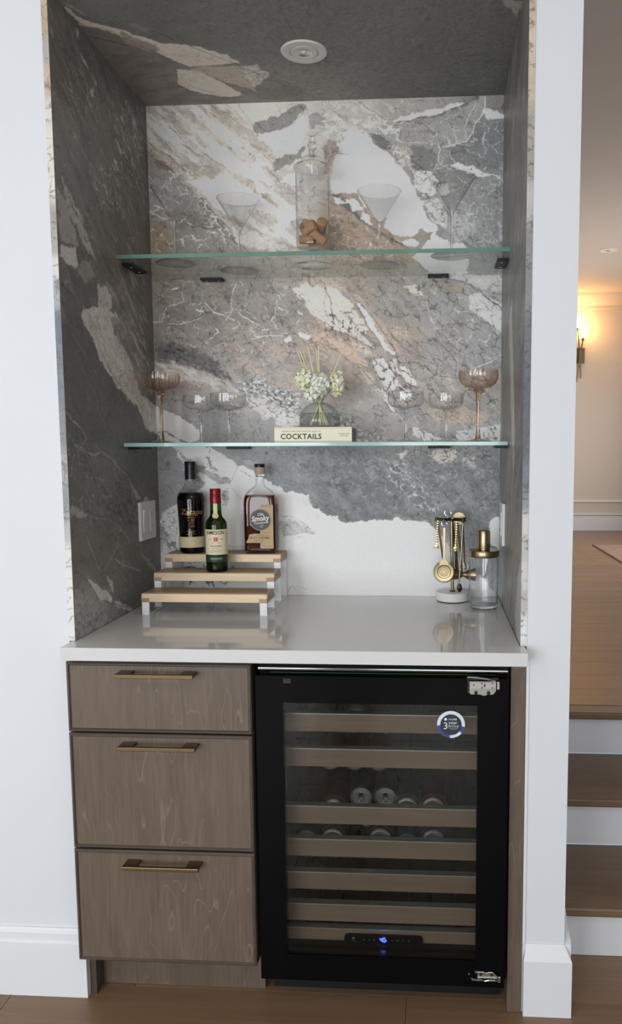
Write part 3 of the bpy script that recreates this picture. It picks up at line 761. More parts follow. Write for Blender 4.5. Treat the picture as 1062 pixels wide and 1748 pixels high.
('P',[(205,1798),(263,1805),(308,1780),(267,1725),(211,1744)],(134,128,118),3,6,1.0),
('P',[(123,1726),(222,1743),(330,1745),(379,1723),(151,1688),(111,1708)],(142,136,126),2,5,1.0),
('N',[(241,1824),(477,1884),(584,1761),(380,1729)],(124,114,100),25,-58,3,0.1,0.6,58),
('P',[(109,1700),(275,1727),(314,1684),(390,1648),(469,1587),(494,1534),(608,1513),(619,1423),(530,1433),(456,1497),(384,1522),(320,1543),(226,1594),(153,1666)],(142,136,126),2,5,1.0),
('N',[(109,1700),(275,1727),(314,1684),(390,1648),(469,1587),(494,1534),(608,1513),(619,1423),(530,1433),(456,1497),(384,1522),(320,1543),(226,1594),(153,1666)],(122,116,107),30,-55,3,0.05,0.6,59),
('P',[(275,1727),(420,1751),(499,1666),(581,1540),(486,1534),(390,1648)],(94,87,78),5,7,0.8),
('N',[(275,1727),(508,1766),(597,1541),(486,1534)],(130,122,110),22,-58,3,0.1,0.7,60),
('V',[(231,1648),(288,1606),(349,1576),(400,1539)],(70,67,63),2.2,0.85),
('V',[(376,1646),(378,1594),(329,1569)],(70,67,63),2,0.85),
('V',[(222,1616),(273,1584),(346,1545)],(70,67,63),2,0.85),
('V',[(266,1638),(313,1603),(350,1587)],(70,67,63),1.6,0.85),
('V',[(392,1596),(463,1597)],(70,67,63),1.6,0.85),
('V',[(167,1691),(244,1655)],(70,67,63),1.5,0.85),
('V',[(441,1526),(527,1481),(547,1436)],(70,67,63),2.4,0.85),
('C',[(11,1658),(153,1666),(452,1488),(618,1415),(600,1215),(2,1467)],(80,82,83),55,0.9,-50,3,0.5,61),
('V',[(59,1652),(126,1602),(199,1558),(256,1538)],(86,88,88),1.6,0.8),
('V',[(6,1462),(48,1442),(97,1416),(106,1398)],(122,117,109),3,0.8),
('V',[(43,1388),(93,1372),(146,1360),(193,1369),(275,1338),(363,1300),(443,1236)],(122,117,109),3,0.8),
('V',[(40,1361),(11,1312)],(122,117,109),2,0.8),
('V',[(92,1309),(209,1295)],(122,117,109),1.3,0.8),
('V',[(280,1262),(294,1246)],(122,117,109),2.5,0.8),
('V',[(88,1155),(107,1124),(141,1075),(157,1061)],(122,117,109),2.2,0.8),
('V',[(310,1161),(265,1104),(186,1059)],(122,117,109),2,0.8),
('V',[(250,1080),(326,1048),(437,1014)],(122,117,109),4,0.8),
('V',[(443,1075),(578,992)],(122,117,109),2.5,0.8),
('C',[(-2,1423),(204,1369),(443,1236),(417,1117),(6,1209),(-1,1335)],(112,107,100),34,1.2,-50,1.8,0.5,62),
('P',[(2,1243),(48,1228),(104,1209),(46,1208),(7,1214)],(116,111,104),3,6,1.0),
('V',[(9,1243),(110,1208),(211,1190),(296,1162),(366,1109)],(110,104,96),2.5,0.7),
('N',[(194,1257),(458,1241),(448,1130),(210,1181)],(50,48,46),14,-50,2,0.1,0.7,63),
('P',[(376,1283),(416,1260),(457,1230),(414,1238)],(112,107,99),2,4,1.0),
('P',[(464,1218),(504,1234),(542,1216),(548,1201),(470,1207)],(128,124,116),2,4,1.0),
('P',[(435,1076),(532,1028),(578,986),(499,1022)],(108,102,93),3,5,0.8),
('P',[(5,1048),(90,1002),(199,933),(159,894),(2,903),(-4,951)],(112,110,106),5,7,0.9),
('C',[(5,1048),(90,1002),(212,948),(159,894),(2,903)],(78,76,74),24,1.8,-45,2,0.6,64),
('N',[(4,1028),(89,992),(173,916),(2,908)],(72,72,73),12,-45,2,0.15,0.7,65),
('P',[(78,1052),(148,1020),(228,980),(226,965),(155,979),(103,1024)],(138,134,126),2,4,1.0),
('P',[(197,1042),(225,1017),(241,983),(212,1009)],(128,124,116),2,4,1.0),
('P',[(240,970),(383,912),(340,914),(238,953)],(134,129,120),2,4,1.0),
('V',[(15,1094),(53,1061),(103,1028),(150,983),(226,960),(355,922)],(74,70,64),5,0.85),
('C',[(255,1136),(476,1110),(594,977),(401,953),(220,1028)],(106,100,92),30,1.2,-45,1.6,0.5,66),
('V',[(241,983),(198,930),(159,898)],(60,58,56),3,0.7)],'ceil': [
('B',[(360,193,79,79,77),(572,146,77,77,75),(246,124,80,79,77),(21,349,98,89,79),(74,515,98,90,80),(391,538,100,92,82),(93,90,86,85,82)]),
('B',[(865,335,76,76,74),(1006,530,70,71,70),(787,145,78,78,76),(1008,203,80,79,77)]),
('P',[(5,168),(66,238),(167,359),(343,372),(425,408),(504,581),(497,627),(-3,616),(-29,376)],(99,90,80),4,7,1.0),
('N',[(5,168),(167,359),(425,408),(497,627),(-3,616)],(82,74,66),40,-20,3,0.06,0.6,71),
('P',[(5,61),(21,132),(78,173),(163,245),(266,279),(325,326),(342,364),(266,381),(207,377),(172,344),(134,284),(94,240),(53,184),(4,156)],(162,152,137),2,5,0.92),
('P',[(165,390),(227,410),(281,495),(305,558),(246,567),(176,526),(140,477)],(166,153,137),2,5,0.92),
('P',[(343,387),(386,382),(411,438),(355,518),(320,465)],(156,147,133),2,5,0.92),
('P',[(236,379),(340,386),(351,535),(285,479),(202,392)],(140,124,106),2,5,0.92),
('P',[(87,187),(135,243),(165,279),(129,298),(82,252)],(120,106,92),2,5,0.92),
('P',[(8,61),(28,74),(40,121),(34,103)],(120,114,104),2,5,0.92),
('C',[(342,379),(421,392),(409,487),(316,515)],(105,96,86),18,1.5,-20,1.3,0.7,72),
('V',[(6,150),(60,185),(134,284),(170,352),(146,469),(260,573),(303,567)],(70,64,58),2,0.7),
('V',[(124,146),(235,263),(329,370),(405,470),(505,572)],(60,60,59),3,0.8),
('V',[(5,207),(41,229),(79,259)],(56,52,48),4,0.85),
('V',[(419,439),(471,492),(540,557)],(125,118,108),4,0.6),
('C',[(76,55),(620,92),(556,567),(422,423),(266,279),(130,164)],(96,95,92),60,1.1,-35,1.6,0.5,73),
('C',[(531,86),(1077,124),(1061,639),(476,598)],(96,96,94),55,1.2,-30,1.6,0.5,74),
('C',[(531,86),(1077,124),(1061,639),(476,598)],(60,60,59),65,1.2,-50,1.6,0.6,75),
('V',[(503,111),(508,168),(522,249)],(55,55,54),2.5,0.8),
('V',[(512,126),(549,209)],(98,97,94),2,0.6),
('N',[(334,72),(1077,124),(1061,639),(379,591)],(90,90,88),12,0,1,0.1,0.4,76),
('N',[(334,72),(1077,124),(1061,639),(379,591)],(62,62,61),14,0,1,0.12,0.4,77),
('P',[(1016,120),(1066,123),(1064,192),(1035,155)],(128,120,110),4,7,0.8),
('P',[(128,152),(168,192),(150,204),(121,170)],(105,103,98),4,6,0.6)]}

# ---------------------------------------------------------------- stone painting: every vein and patch has its place on its slab
def sstep(a, b, x):
    t = np.clip((x - a) / (b - a), 0, 1)
    return t * t * (3 - 2 * t)


def perlin(x, y, seed=0):
    xi = np.floor(x).astype(np.int64); yi = np.floor(y).astype(np.int64)
    xf = x - xi; yf = y - yi
    u = xf * xf * xf * (xf * (xf * 6 - 15) + 10); v = yf * yf * yf * (yf * (yf * 6 - 15) + 10)
    def g(ix, iy, fx, fy):
        h = (ix * 374761393 + iy * 668265263 + seed * 974634777) & 0xFFFFFFFF
        h = ((h ^ (h >> 13)) * 1274126177) & 0xFFFFFFFF
        a = ((h ^ (h >> 16)) & 0xFFFF) * (2 * PI / 65536)
        return np.cos(a) * fx + np.sin(a) * fy
    n00 = g(xi, yi, xf, yf); n10 = g(xi + 1, yi, xf - 1, yf)
    n01 = g(xi, yi + 1, xf, yf - 1); n11 = g(xi + 1, yi + 1, xf - 1, yf - 1)
    a = n00 + u * (n10 - n00); b = n01 + u * (n11 - n01)
    return (a + v * (b - a)) * 1.5


def fbm(x, y, seed=0, oct=4, gain=0.5):
    s = 0; a = 1.0; t = 0
    for i in range(oct):
        s = s + a * perlin(x, y, seed * 17 + i); t += a
        x = x * 2.03 + 3.1; y = y * 2.03 + 1.7; a *= gain
    return s / t * 1.3


def voronoi(x, y, seed):
    xi = np.floor(x).astype(np.int64); yi = np.floor(y).astype(np.int64)
    f1 = np.full(x.shape, 9.0); f2 = np.full(x.shape, 9.0)
    for dx in (-1, 0, 1):
        for dy in (-1, 0, 1):
            h = ((xi + dx) * 374761393 + (yi + dy) * 668265263 + seed * 362437) & 0xFFFFFFFF
            h = ((h ^ (h >> 13)) * 1274126177) & 0xFFFFFFFF
            px = xi + dx + (h & 0xFFF) / 4096.0; py = yi + dy + ((h >> 12) & 0xFFF) / 4096.0
            d = np.hypot(px - x, py - y)
            n = d < f1
            f2 = np.where(n, f1, np.minimum(f2, d)); f1 = np.where(n, d, f1)
    return f2 - f1


def segd(x, y, a, b):
    ax, ay = a; bx, by = b
    dx, dy = bx - ax, by - ay
    t = np.clip(((x - ax) * dx + (y - ay) * dy) / (dx * dx + dy * dy + 1e-12), 0, 1)
    return np.hypot(x - ax - t * dx, y - ay - t * dy)


def sdf(x, y, pts):
    d = np.full(x.shape, 1e9); ins = np.zeros(x.shape, bool)
    for i in range(len(pts)):
        a, b = pts[i - 1], pts[i]
        d = np.minimum(d, segd(x, y, a, b))
        if a[1] != b[1]:
            c = ((a[1] > y) != (b[1] > y)) & (x < (b[0] - a[0]) * (y - a[1]) / (b[1] - a[1]) + a[0])
            ins ^= c
    return np.where(ins, -d, d)


def paint(ops, us, vs, gain=1.0, angk=1.0, wseed=0, top=0.9, con=1.0, sat=1.0, micro=1.0):
    """us, vs in mm along the slab; returns linear colours, rows along v"""
    U, V = np.meshgrid(us, vs)
    wx = 7 * fbm(U / 55, V / 55, 91 + wseed, 4) + 1.6 * fbm(U / 8, V / 8, 93 + wseed, 2)
    wy = 7 * fbm(U / 55, V / 55, 92 + wseed, 4) + 1.6 * fbm(U / 8, V / 8, 94 + wseed, 2)
    A, B = U + wx, V + wy
    rough = fbm(U / 22, V / 22, 95 + wseed, 4)
    fin = fbm(U / 6, V / 6, 98 + wseed, 3, 0.6)
    img = np.zeros(U.shape + (3,))
    wsum = np.zeros(U.shape)
    for op in ops:
        if op[0] == 'B':
            for (x, y, r, g, b) in op[1]:
                w = 1.0 / (((A + 9 * rough - x) ** 2 + (B - y) ** 2) / 900.0 + 0.4) ** 2.2
                img += w[..., None] * np.array(lin((r, g, b)))
                wsum += w
    img /= wsum[..., None]
    img *= (1 + 0.10 * fbm(U / 30, V / 30, 96 + wseed, 5, 0.65))[..., None]
    for op in ops:
        k = op[0]
        if k == 'B':
            continue
        pts = op[1]
        M = 32 if k != 'N' else 55
        xs = [q[0] for q in pts]; ys = [q[1] for q in pts]
        i0, i1 = np.searchsorted(us, [min(xs) - M, max(xs) + M])
        j0, j1 = np.searchsorted(vs, [min(ys) - M, max(ys) + M])
        if i1 <= i0 or j1 <= j0:
            continue
        sl = (slice(j0, j1), slice(i0, i1))
        a, b, rg = A[sl], B[sl], rough[sl]
        col = np.array(lin(op[2]))
        if k == 'P':
            soft, amp, opa = op[3:]
            d = sdf(a, b, pts) + rg * amp * 1.5 + fin[sl] * (1.2 + amp * 0.25)
            al = opa * sstep(soft, -soft, d)
            tex = 1 + (0.10 * rg + 0.07 * fin[sl]) * (1.0 if max(op[2]) < 205 else 0.35)
        elif k == 'V':
            w, opa = op[3:]
            d = np.full(a.shape, 1e9)
            for p0, p1 in zip(pts[:-1], pts[1:]):
                d = np.minimum(d, segd(a, b, p0, p1))
            w2 = w * (0.75 + 0.7 * rg)
            al = opa * sstep(w2 * 0.5 + 1.3, w2 * 0.5 - 0.7, d) * np.clip(0.95 + 0.5 * rg, 0.3, 1)
            tex = 1
        else:
            if k == 'C':
                cell, w, ang, asp, opa, seed = op[3:]
            else:
                cell, ang, asp, th, opa, seed = op[3:]
            t = math.radians(ang * angk)
            x = (a * math.cos(t) + b * math.sin(t)) / cell / asp
            y = (-a * math.sin(t) + b * math.cos(t)) / cell
            mask = sstep(14, -14, sdf(a, b, pts) + rg * 16)
            if k == 'C':
                jx = fbm(x * 1.3, y * 1.3, seed + 40, 3) * 0.3; jy = fbm(x * 1.3 + 9, y * 1.3, seed + 41, 3) * 0.3
                e = voronoi(x + jx, y + jy, seed) * cell * 0.6
                br = fbm(x * 0.9, y * 0.9, seed + 60, 3)
                ww = w * (0.5 + 1.2 * np.clip(br + 0.3, 0, 1))
                al = min(1, opa * 1.3) * mask * sstep(ww * 0.55 + 0.9, ww * 0.45 - 0.4, e) * sstep(-0.2, 0.2, br + 0.12)
                tex = 1
            else:
                n = fbm(x, y, seed, 5, 0.6)
                al = opa * mask * sstep(th - 0.12, th + 0.22, n)
                tex = 1
        al = al[..., None]
        img[sl] = img[sl] * (1 - al) + col * al * (tex if np.isscalar(tex) else tex[..., None])
    # the stone's own fine crackle: dark and pale hairlines through everything that is not white
    lum = img.mean(-1)
    dim = sstep(0.62, 0.38, lum)
    t = math.radians(-42 * angk)
    X, Y = U * math.cos(t) + V * math.sin(t), -U * math.sin(t) + V * math.cos(t)
    for cell, asp, sd, dark, wd, op_ in ((15, 2.2, 201, 0.42, 0.5, 0.55), (34, 1.7, 202, 0.36, 0.6, 0.65), (26, 1.5, 203, 1.6, 0.6, 0.55), (9, 1.8, 204, 0.6, 0.3, 0.4), (60, 1.6, 205, 0.4, 0.8, 0.6)):
        x, y = X / cell / asp, Y / cell
        e = voronoi(x + 0.26 * fbm(x * 1.5, y * 1.5, sd, 3), y + 0.26 * fbm(x * 1.5 + 7, y * 1.5 + 3, sd, 3), sd + wseed) * cell * 0.6
        br = fbm(X / 70, Y / 50, sd + 9 + wseed, 4)
        al = micro * op_ * dim * sstep(wd + 0.9, wd * 0.4, e) * sstep(0.0, 0.35, br)
        img = img * (1 - al * (1 - dark))[..., None] if dark < 1 else img + (al * (dark - 1) * lum * 0.9)[..., None]
    img *= (1 + (0.22 + 0.78 * dim) * (0.07 * fin + 0.06 * fbm(U / 3.2, V / 3.2, 97 + wseed, 2, 0.7)))[..., None]
    img = np.clip(img, 0.002, 2)
    if con != 1:
        l = img.mean(-1, keepdims=True)
        img = img * (l / 0.16) ** (con - 1)
    if sat != 1:
        l = img.mean(-1, keepdims=True)
        img = l + (img - l) * sat
    return np.clip(img * gain, 0.004, top)


def slab(name, p00, du, dv, back, img, material, parent=None):
    """slab whose face runs from p00 along du and dv (vectors), painted per grid point; back = thickness vector"""
    nv, nu = img.shape[:2]
    p00, du, dv, back = [np.array(q, float) for q in (p00, du, dv, back)]
    s = np.linspace(0, 1, nu); t = np.linspace(0, 1, nv)
    P = p00 + t[:, None, None] * dv + s[None, :, None] * du
    co = P.reshape(-1, 3)
    cor = [0, nu - 1, nu * nv - 1, nu * (nv - 1)]
    co = np.vstack([co, co[cor] + back])
    n0 = nu * nv
    idx = np.arange(n0).reshape(nv, nu)
    q = np.stack([idx[:-1, :-1], idx[:-1, 1:], idx[1:, 1:], idx[1:, :-1]], -1).reshape(-1, 4)
    ex = [[cor[(i + 1) % 4], cor[i], n0 + i, n0 + (i + 1) % 4] for i in range(4)] + [[n0 + 3, n0 + 2, n0 + 1, n0]]
    q = np.vstack([q, np.array(ex)])
    me = bpy.data.meshes.new(name)
    me.vertices.add(len(co)); me.vertices.foreach_set('co', co.astype(np.float32).ravel())
    me.loops.add(q.size); me.loops.foreach_set('vertex_index', q.astype(np.int32).ravel())
    me.polygons.add(len(q)); me.polygons.foreach_set('loop_start', np.arange(0, q.size, 4, dtype=np.int32))
    me.update(calc_edges=True)
    c = img.reshape(-1, 3)
    c = np.vstack([c, c[cor]])
    c4 = np.ones((len(c), 4), np.float32); c4[:, :3] = c
    at = me.color_attributes.new('stone', 'FLOAT_COLOR', 'POINT')
    at.data.foreach_set('color', c4.ravel())
    me.validate()
    return link(name, me, material, parent)


def uvgrid(u0, u1, v0, v1, step):
    return np.linspace(u0, u1, int((u1 - u0) / step) + 1), np.linspace(v0, v1, int((v1 - v0) / step) + 1)


NW, ND, NH, ZC = 1.0677, 0.6113, 2.3998, 0.914
STONE = stone_mat('marble_slab_satin')
SG = 2.9       # slabs listed in the tones of a dim side are brought back to the stone's own colour

us, vs = uvgrid(0, NW * 1000, ZC * 1000, NH * 1000, 2.0)
o = slab('wall_niche_back', (0, ND, ZC), (NW, 0, 0), (0, 0, NH - ZC), (0, 0.0145, 0), paint(MARBLE['back'], us, vs, 1.42, con=1.17, sat=0.72), STONE)
setp(o, kind='structure')
us, vs = uvgrid(0, ND * 1000, ZC * 1000, NH * 1000, 2.4)
wl = slab('wall_niche_left', (0, 0, ZC), (0, ND, 0), (0, 0, NH - ZC), (-0.0145, 0, 0), paint(MARBLE['left'], us, vs, SG, 0.65, 5, sat=0.45), STONE)
setp(wl, kind='structure')
us, vs = uvgrid(0, NW * 1000, 0, ND * 1000, 2.6)
o = slab('ceiling_niche', (0, 0, NH), (NW, 0, 0), (0, ND, 0), (0, 0, 0.0145), paint(MARBLE['ceil'], us, vs, SG * .95, 1.0, 9, sat=0.5, micro=0.6), STONE)
setp(o, kind='structure')
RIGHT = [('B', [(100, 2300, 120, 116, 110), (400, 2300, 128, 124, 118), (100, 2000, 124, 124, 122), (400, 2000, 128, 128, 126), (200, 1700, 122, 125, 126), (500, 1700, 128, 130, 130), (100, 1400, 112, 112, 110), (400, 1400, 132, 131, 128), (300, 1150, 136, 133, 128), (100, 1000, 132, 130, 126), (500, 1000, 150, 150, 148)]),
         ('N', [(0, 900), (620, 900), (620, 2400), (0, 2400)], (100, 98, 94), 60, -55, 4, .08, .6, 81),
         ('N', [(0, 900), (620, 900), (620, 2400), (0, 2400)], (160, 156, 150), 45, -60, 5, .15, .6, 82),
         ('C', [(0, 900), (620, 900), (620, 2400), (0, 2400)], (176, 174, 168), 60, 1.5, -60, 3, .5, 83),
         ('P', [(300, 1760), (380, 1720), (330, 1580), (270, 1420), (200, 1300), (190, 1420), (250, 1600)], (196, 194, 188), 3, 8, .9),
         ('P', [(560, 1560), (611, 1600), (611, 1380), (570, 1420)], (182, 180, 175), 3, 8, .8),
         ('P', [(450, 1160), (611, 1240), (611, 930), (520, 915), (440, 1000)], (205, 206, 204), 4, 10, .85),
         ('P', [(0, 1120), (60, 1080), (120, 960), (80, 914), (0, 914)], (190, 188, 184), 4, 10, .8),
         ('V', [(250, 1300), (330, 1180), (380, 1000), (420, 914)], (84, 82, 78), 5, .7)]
us, vs = uvgrid(0, ND * 1000, ZC * 1000, NH * 1000, 4.0)
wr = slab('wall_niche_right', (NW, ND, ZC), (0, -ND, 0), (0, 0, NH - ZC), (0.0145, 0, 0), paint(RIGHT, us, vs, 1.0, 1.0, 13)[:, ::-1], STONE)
setp(wr, kind='structure')


def strip(ops, seed):
    us, vs = uvgrid(0, 14.5, 914, 2400, 2.4)
    us = np.linspace(0, 14.5, 7)
    return paint(ops, us, vs, 1.0, 1.0, seed, micro=0.5)


def col(z, *c):
    return (7, z) + c
LS = [('B', [col(2390, 205, 190, 172), col(2320, 196, 172, 150), col(2250, 180, 178, 176), col(2190, 206, 186, 170), col(2120, 222, 218, 212), col(2040, 228, 224, 216), col(1960, 226, 222, 214), col(1900, 172, 168, 162), col(1840, 180, 178, 172), col(1780, 224, 222, 218), col(1740, 176, 180, 186), col(1640, 120, 130, 142), col(1520, 126, 134, 144), col(1420, 138, 142, 146), col(1330, 170, 172, 174), col(1250, 150, 154, 158), col(1180, 188, 190, 190), col(1110, 226, 226, 224), col(1000, 232, 230, 226), col(930, 228, 228, 226)]),
      ('C', [(-60, 900), (80, 900), (80, 2400), (-60, 2400)], (120, 118, 116), 26, 1.6, 30, 1.5, .55, 84)]
slab('slab_edge', (-0.0145, -0.002, ZC), (0.0145, 0, 0), (0, 0, NH + .0145 - ZC), (0, 0.0019, 0), strip(LS, 21), STONE, wl)
RS = [('B', [col(2390, 190, 176, 160), col(2320, 198, 184, 168), col(2250, 214, 200, 184), col(2150, 204, 190, 170), col(2060, 176, 170, 160), col(1980, 166, 162, 154), col(1920, 196, 194, 190), col(1880, 190, 188, 184), col(1840, 150, 150, 150), col(1740, 146, 148, 150), col(1600, 120, 124, 130), col(1480, 108, 114, 122), col(1380, 112, 116, 122), col(1290, 128, 134, 142), col(1250, 146, 150, 154), col(1200, 214, 214, 210), col(1140, 196, 198, 196), col(1080, 210, 212, 208), col(1010, 190, 190, 186), col(960, 226, 230, 230)]),
      ('C', [(-60, 900), (80, 900), (80, 2400), (-60, 2400)], (96, 96, 96), 24, 1.6, 20, 1.5, .55, 85)]
slab('slab_edge', (NW, -0.002, ZC), (0.0145, 0, 0), (0, 0, NH + .0145 - ZC), (0, 0.0019, 0), strip(RS, 22), STONE, wr)

# ---------------------------------------------------------------- shared materials
M_wall = mat('white_wall_paint', (223, 228, 234), 0.6, var=0.015, vscale=3, bump=0.05, bscale=350)
M_trim = mat('white_trim_paint', (230, 233, 238), 0.35, var=0.01)
M_far = mat('cream_wall_paint', (214, 204, 192), 0.6, var=0.02, vscale=2)
M_ceil = mat('white_ceiling_paint', (208, 198, 188), 0.7, var=0.01)
M_floor = wood('oak_floor', (112, 88, 66), (150, 121, 93), 0, 0.34, 70, 2.2, contrast=0.8, vary=0.10)
M_tread = wood('oak_tread', (104, 84, 64), (138, 113, 88), 0, 0.4, 70, 2.2, contrast=0.8, vary=0.05)
M_cab = wood('grey_brown_stained_wood', (84, 72, 62), (116, 101, 87), 2, 0.45, 150, 9, lines=(140, 124, 108), bump=0.08, contrast=0.9, vary=0.03)
M_cabd = wood('grey_brown_edge_wood', (66, 57, 51), (92, 81, 72), 0, 0.4, 130, 6, contrast=0.8, vary=0.0)
M_quartz = mat('white_quartz', (216, 218, 219), 0.05, spec=0.5, var=0.02, vscale=30)
M_black = mat('black_gloss_enamel', (7, 8, 11), 0.2, spec=0.12, var=0.1)
M_blackm = mat('black_powder_coat', (16, 16, 17), 0.45, var=0.1)
M_liner = mat('dark_green_grey_liner', (50, 74, 46), 0.5, var=0.08)  # liner greened to stand in for a garden reflected in the door
M_chrome = mat('polished_steel', (205, 207, 210), 0.16, 1.0, var=0.03)
M_rail = mat('dark_polished_rail', (120, 126, 132), 0.12, 1.0, var=0.05)
M_zinc = mat('zinc_plated_steel', (178, 178, 172), 0.3, 1.0, var=0.08, vscale=60)
M_canend = mat('can_end_aluminium', (205, 205, 203), 0.32, 0.7, var=0.05, vscale=50)
M_alu = mat('brushed_aluminium', (190, 190, 190), 0.28, 1.0, var=0.05, vscale=50)
M_brass = mat('antique_brass', (150, 134, 104), 0.26, 1.0, var=0.08, vscale=40)
M_brassh = mat('aged_bronze_handle', (122, 106, 80), 0.3, 1.0, var=0.05)
M_brassd = mat('dark_bronze', (70, 60, 46), 0.35, 1.0, var=0.1)
M_gold = mat('bright_gold', (214, 190, 124), 0.28, 1.0, var=0.05)
M_shelfw = wood('beech_shelf_front', (126, 106, 92), (158, 135, 118), 0, 0.5, 80, 3, vary=0.06)
M_plast = mat('white_switch_plastic', (226, 226, 226), 0.35, var=0.01)
M_glass = thin_glass('clear_glassware', (0.995, 0.995, 0.995), (0.30, 0.33, 0.35), 2.2, 1.5, 0.0, 4.0)
M_solid = mat('solid_clear_glass', (250, 250, 250), 0.0, trans=1.0, ior=1.5, var=0.002)
M_glass2 = thin_glass('thick_clear_glass', (0.99, 0.993, 0.993), (0.35, 0.39, 0.40), 1.3, 1.52, 0.0, 5.0)
M_amberg = thin_glass('amber_glassware', (0.965, 0.90, 0.84), (0.46, 0.20, 0.11), 2.0, 1.5, 0.0, 1.7)
M_ambers = mat('solid_amber_glass', (248, 224, 200), 0.0, trans=1.0, ior=1.5, var=0.002)
M_sheet = thin_glass('shelf_glass_face', (0.975, 0.985, 0.98), (0.90, 0.95, 0.93), 0.35, 1.5, 0.0, 6.0)
M_edge2 = mat('pale_shelf_glass_edge', (168, 206, 200), 0.08, spec=0.7, var=0.2, vscale=14)
M_edge = mat('shelf_glass_edge', (112, 150, 138), 0.08, spec=0.7, var=0.25, vscale=14)
M_fglass = thin_glass('tinted_door_glass', (0.79, 0.80, 0.78), (0.4, 0.42, 0.4), 0.5, 1.55, 0.0, 3.0)
M_paper = mat('cream_paper', (226, 216, 184), 0.6, var=0.02)
M_ink = mat('black_ink', (30, 30, 32), 0.6, var=0.02)


def struct(name, mb, material, parent=None, **k):
    return setp(mb.build(name, material, parent, **k), kind='structure')


# ---------------------------------------------------------------- room shell
CZ = 3.02           # ceiling height
UF = 0.4567         # raised floor
FW = 6.984          # far wall
struct('wall_left', MB().prism([(-3, 0), (-0.001, 0), (-0.001, 0.882), (-0.0146, 0.882), (-0.0146, CZ), (-3, CZ)], 0, 0.1), M_wall)
struct('wall_header', MB().box(-0.0146, 1.0823, 0, 0.1, NH + 0.0146, CZ), M_wall)
struct('wall_right', MB().prism([(1.0823, 0), (1.1835, 0), (1.1835, CZ), (1.0823, CZ)], 0, 0.12).box(1.09, 1.1835, 0.12, FW, 0, CZ), M_wall)
struct('wall_behind_niche', MB().box(-3, 1.09, 0.66, 0.74, 0, CZ), M_wall)
struct('wall_far', MB().box(1.1835, 3.2, FW, FW + 0.1, 0, CZ), M_far)
struct('wall_east', MB().box(3.2, 3.3, ROOM_Y - .1, FW + 0.1, 0, CZ), M_wall)
struct('wall_west', MB().box(-3.1, -3, ROOM_Y - .1, 0.74, 0, CZ), M_wall)
struct('ceiling', MB().box(-3.1, 3.3, ROOM_Y - .1, FW + 0.1, CZ, CZ + 0.1), M_ceil)
# rear wall with its three window openings
mb = MB()
xs = [-3.1]
for wx, ww, _ in WINDOWS:
    xs += [wx - ww / 2, wx + ww / 2]
xs.append(3.3)
for i in range(0, len(xs), 2):
    mb.box(xs[i], xs[i + 1], ROOM_Y - .1, ROOM_Y, 0, CZ)
for i in range(1, len(xs) - 1, 2):
    mb.box(xs[i], xs[i + 1], ROOM_Y - .1, ROOM_Y, 0, WIN_Z0).box(xs[i], xs[i + 1], ROOM_Y - .1, ROOM_Y, WIN_Z1, CZ)
struct('wall_rear', mb, M_wall)
for i, (wx, ww, _) in enumerate(WINDOWS):
    a, b = wx - ww / 2, wx + ww / 2
    m = MB().box(a, a + .06, ROOM_Y, ROOM_Y + .06, WIN_Z0, WIN_Z1).box(b - .06, b, ROOM_Y, ROOM_Y + .06, WIN_Z0, WIN_Z1)
    m.box(a, b, ROOM_Y, ROOM_Y + .06, WIN_Z0, WIN_Z0 + .06).box(a, b, ROOM_Y, ROOM_Y + .06, WIN_Z1 - .06, WIN_Z1)
    m.box(a, b, ROOM_Y + .03, ROOM_Y + .06, 1.92, 1.97).box(wx - .02, wx + .02, ROOM_Y + .03, ROOM_Y + .06, 1.95, WIN_Z1 - .05)
    struct('window_%d' % (i + 1), m, M_trim)

# lower floor: boards where the photograph sees them, a plain run of the same oak behind
fl = struct('floor', MB().box(-3.1, 3.3, ROOM_Y - .1, 0.66, -0.05, -0.0125), M_floor)
RW = 0.19
rng = random.Random(4)
def board_mesh(L, w=RW):
    m = MB()
    e, h = 0.0006, 0.0005
    m.add([(0.0006, .0006, -.0125), (L - .0006, .0006, -.0125), (L - .0006, w - .0006, -.0125), (0.0006, w - .0006, -.0125),
           (0.0006, .0006, -h), (L - .0006, .0006, -h), (L - .0006, w - .0006, -h), (.0006, w - .0006, -h),
           (e + .0006, e + .0006, 0), (L - e - .0006, e + .0006, 0), (L - e - .0006, w - e - .0006, 0), (e + .0006, w - e - .0006, 0)],
          [(0, 1, 5, 4), (1, 2, 6, 5), (2, 3, 7, 6), (3, 0, 4, 7), (4, 5, 9, 8), (5, 6, 10, 9), (6, 7, 11, 10), (7, 4, 8, 11), (8, 9, 10, 11), (3, 2, 1, 0)])
    me = m.mesh('floorboard')
    me.materials.append(M_floor)
    return me
BM = {L: board_mesh(L) for L in (1.0, 1.4, 1.8)}
def lay(parent, x0, x1, y, z):
    x = x0 - rng.choice([0, 0.3, 0.6])
    while x < x1:
        L = rng.choice([1.0, 1.4, 1.8])
        if x + L > x1 + 0.6: L = 1.0
        o = link('floorboard', BM[L], None, parent)
        o.location = (x, y, z)
        x += L
for k in range(11):
    lay(fl, -1.3, 2.4, 0.225 - RW * (k + 1), 0)
o = MB().box(-3.0, 3.2, ROOM_Y, 0.225 - RW * 11, -0.0125, 0).build('floor_run', M_floor, fl)
o['kind'] = 'stuff'

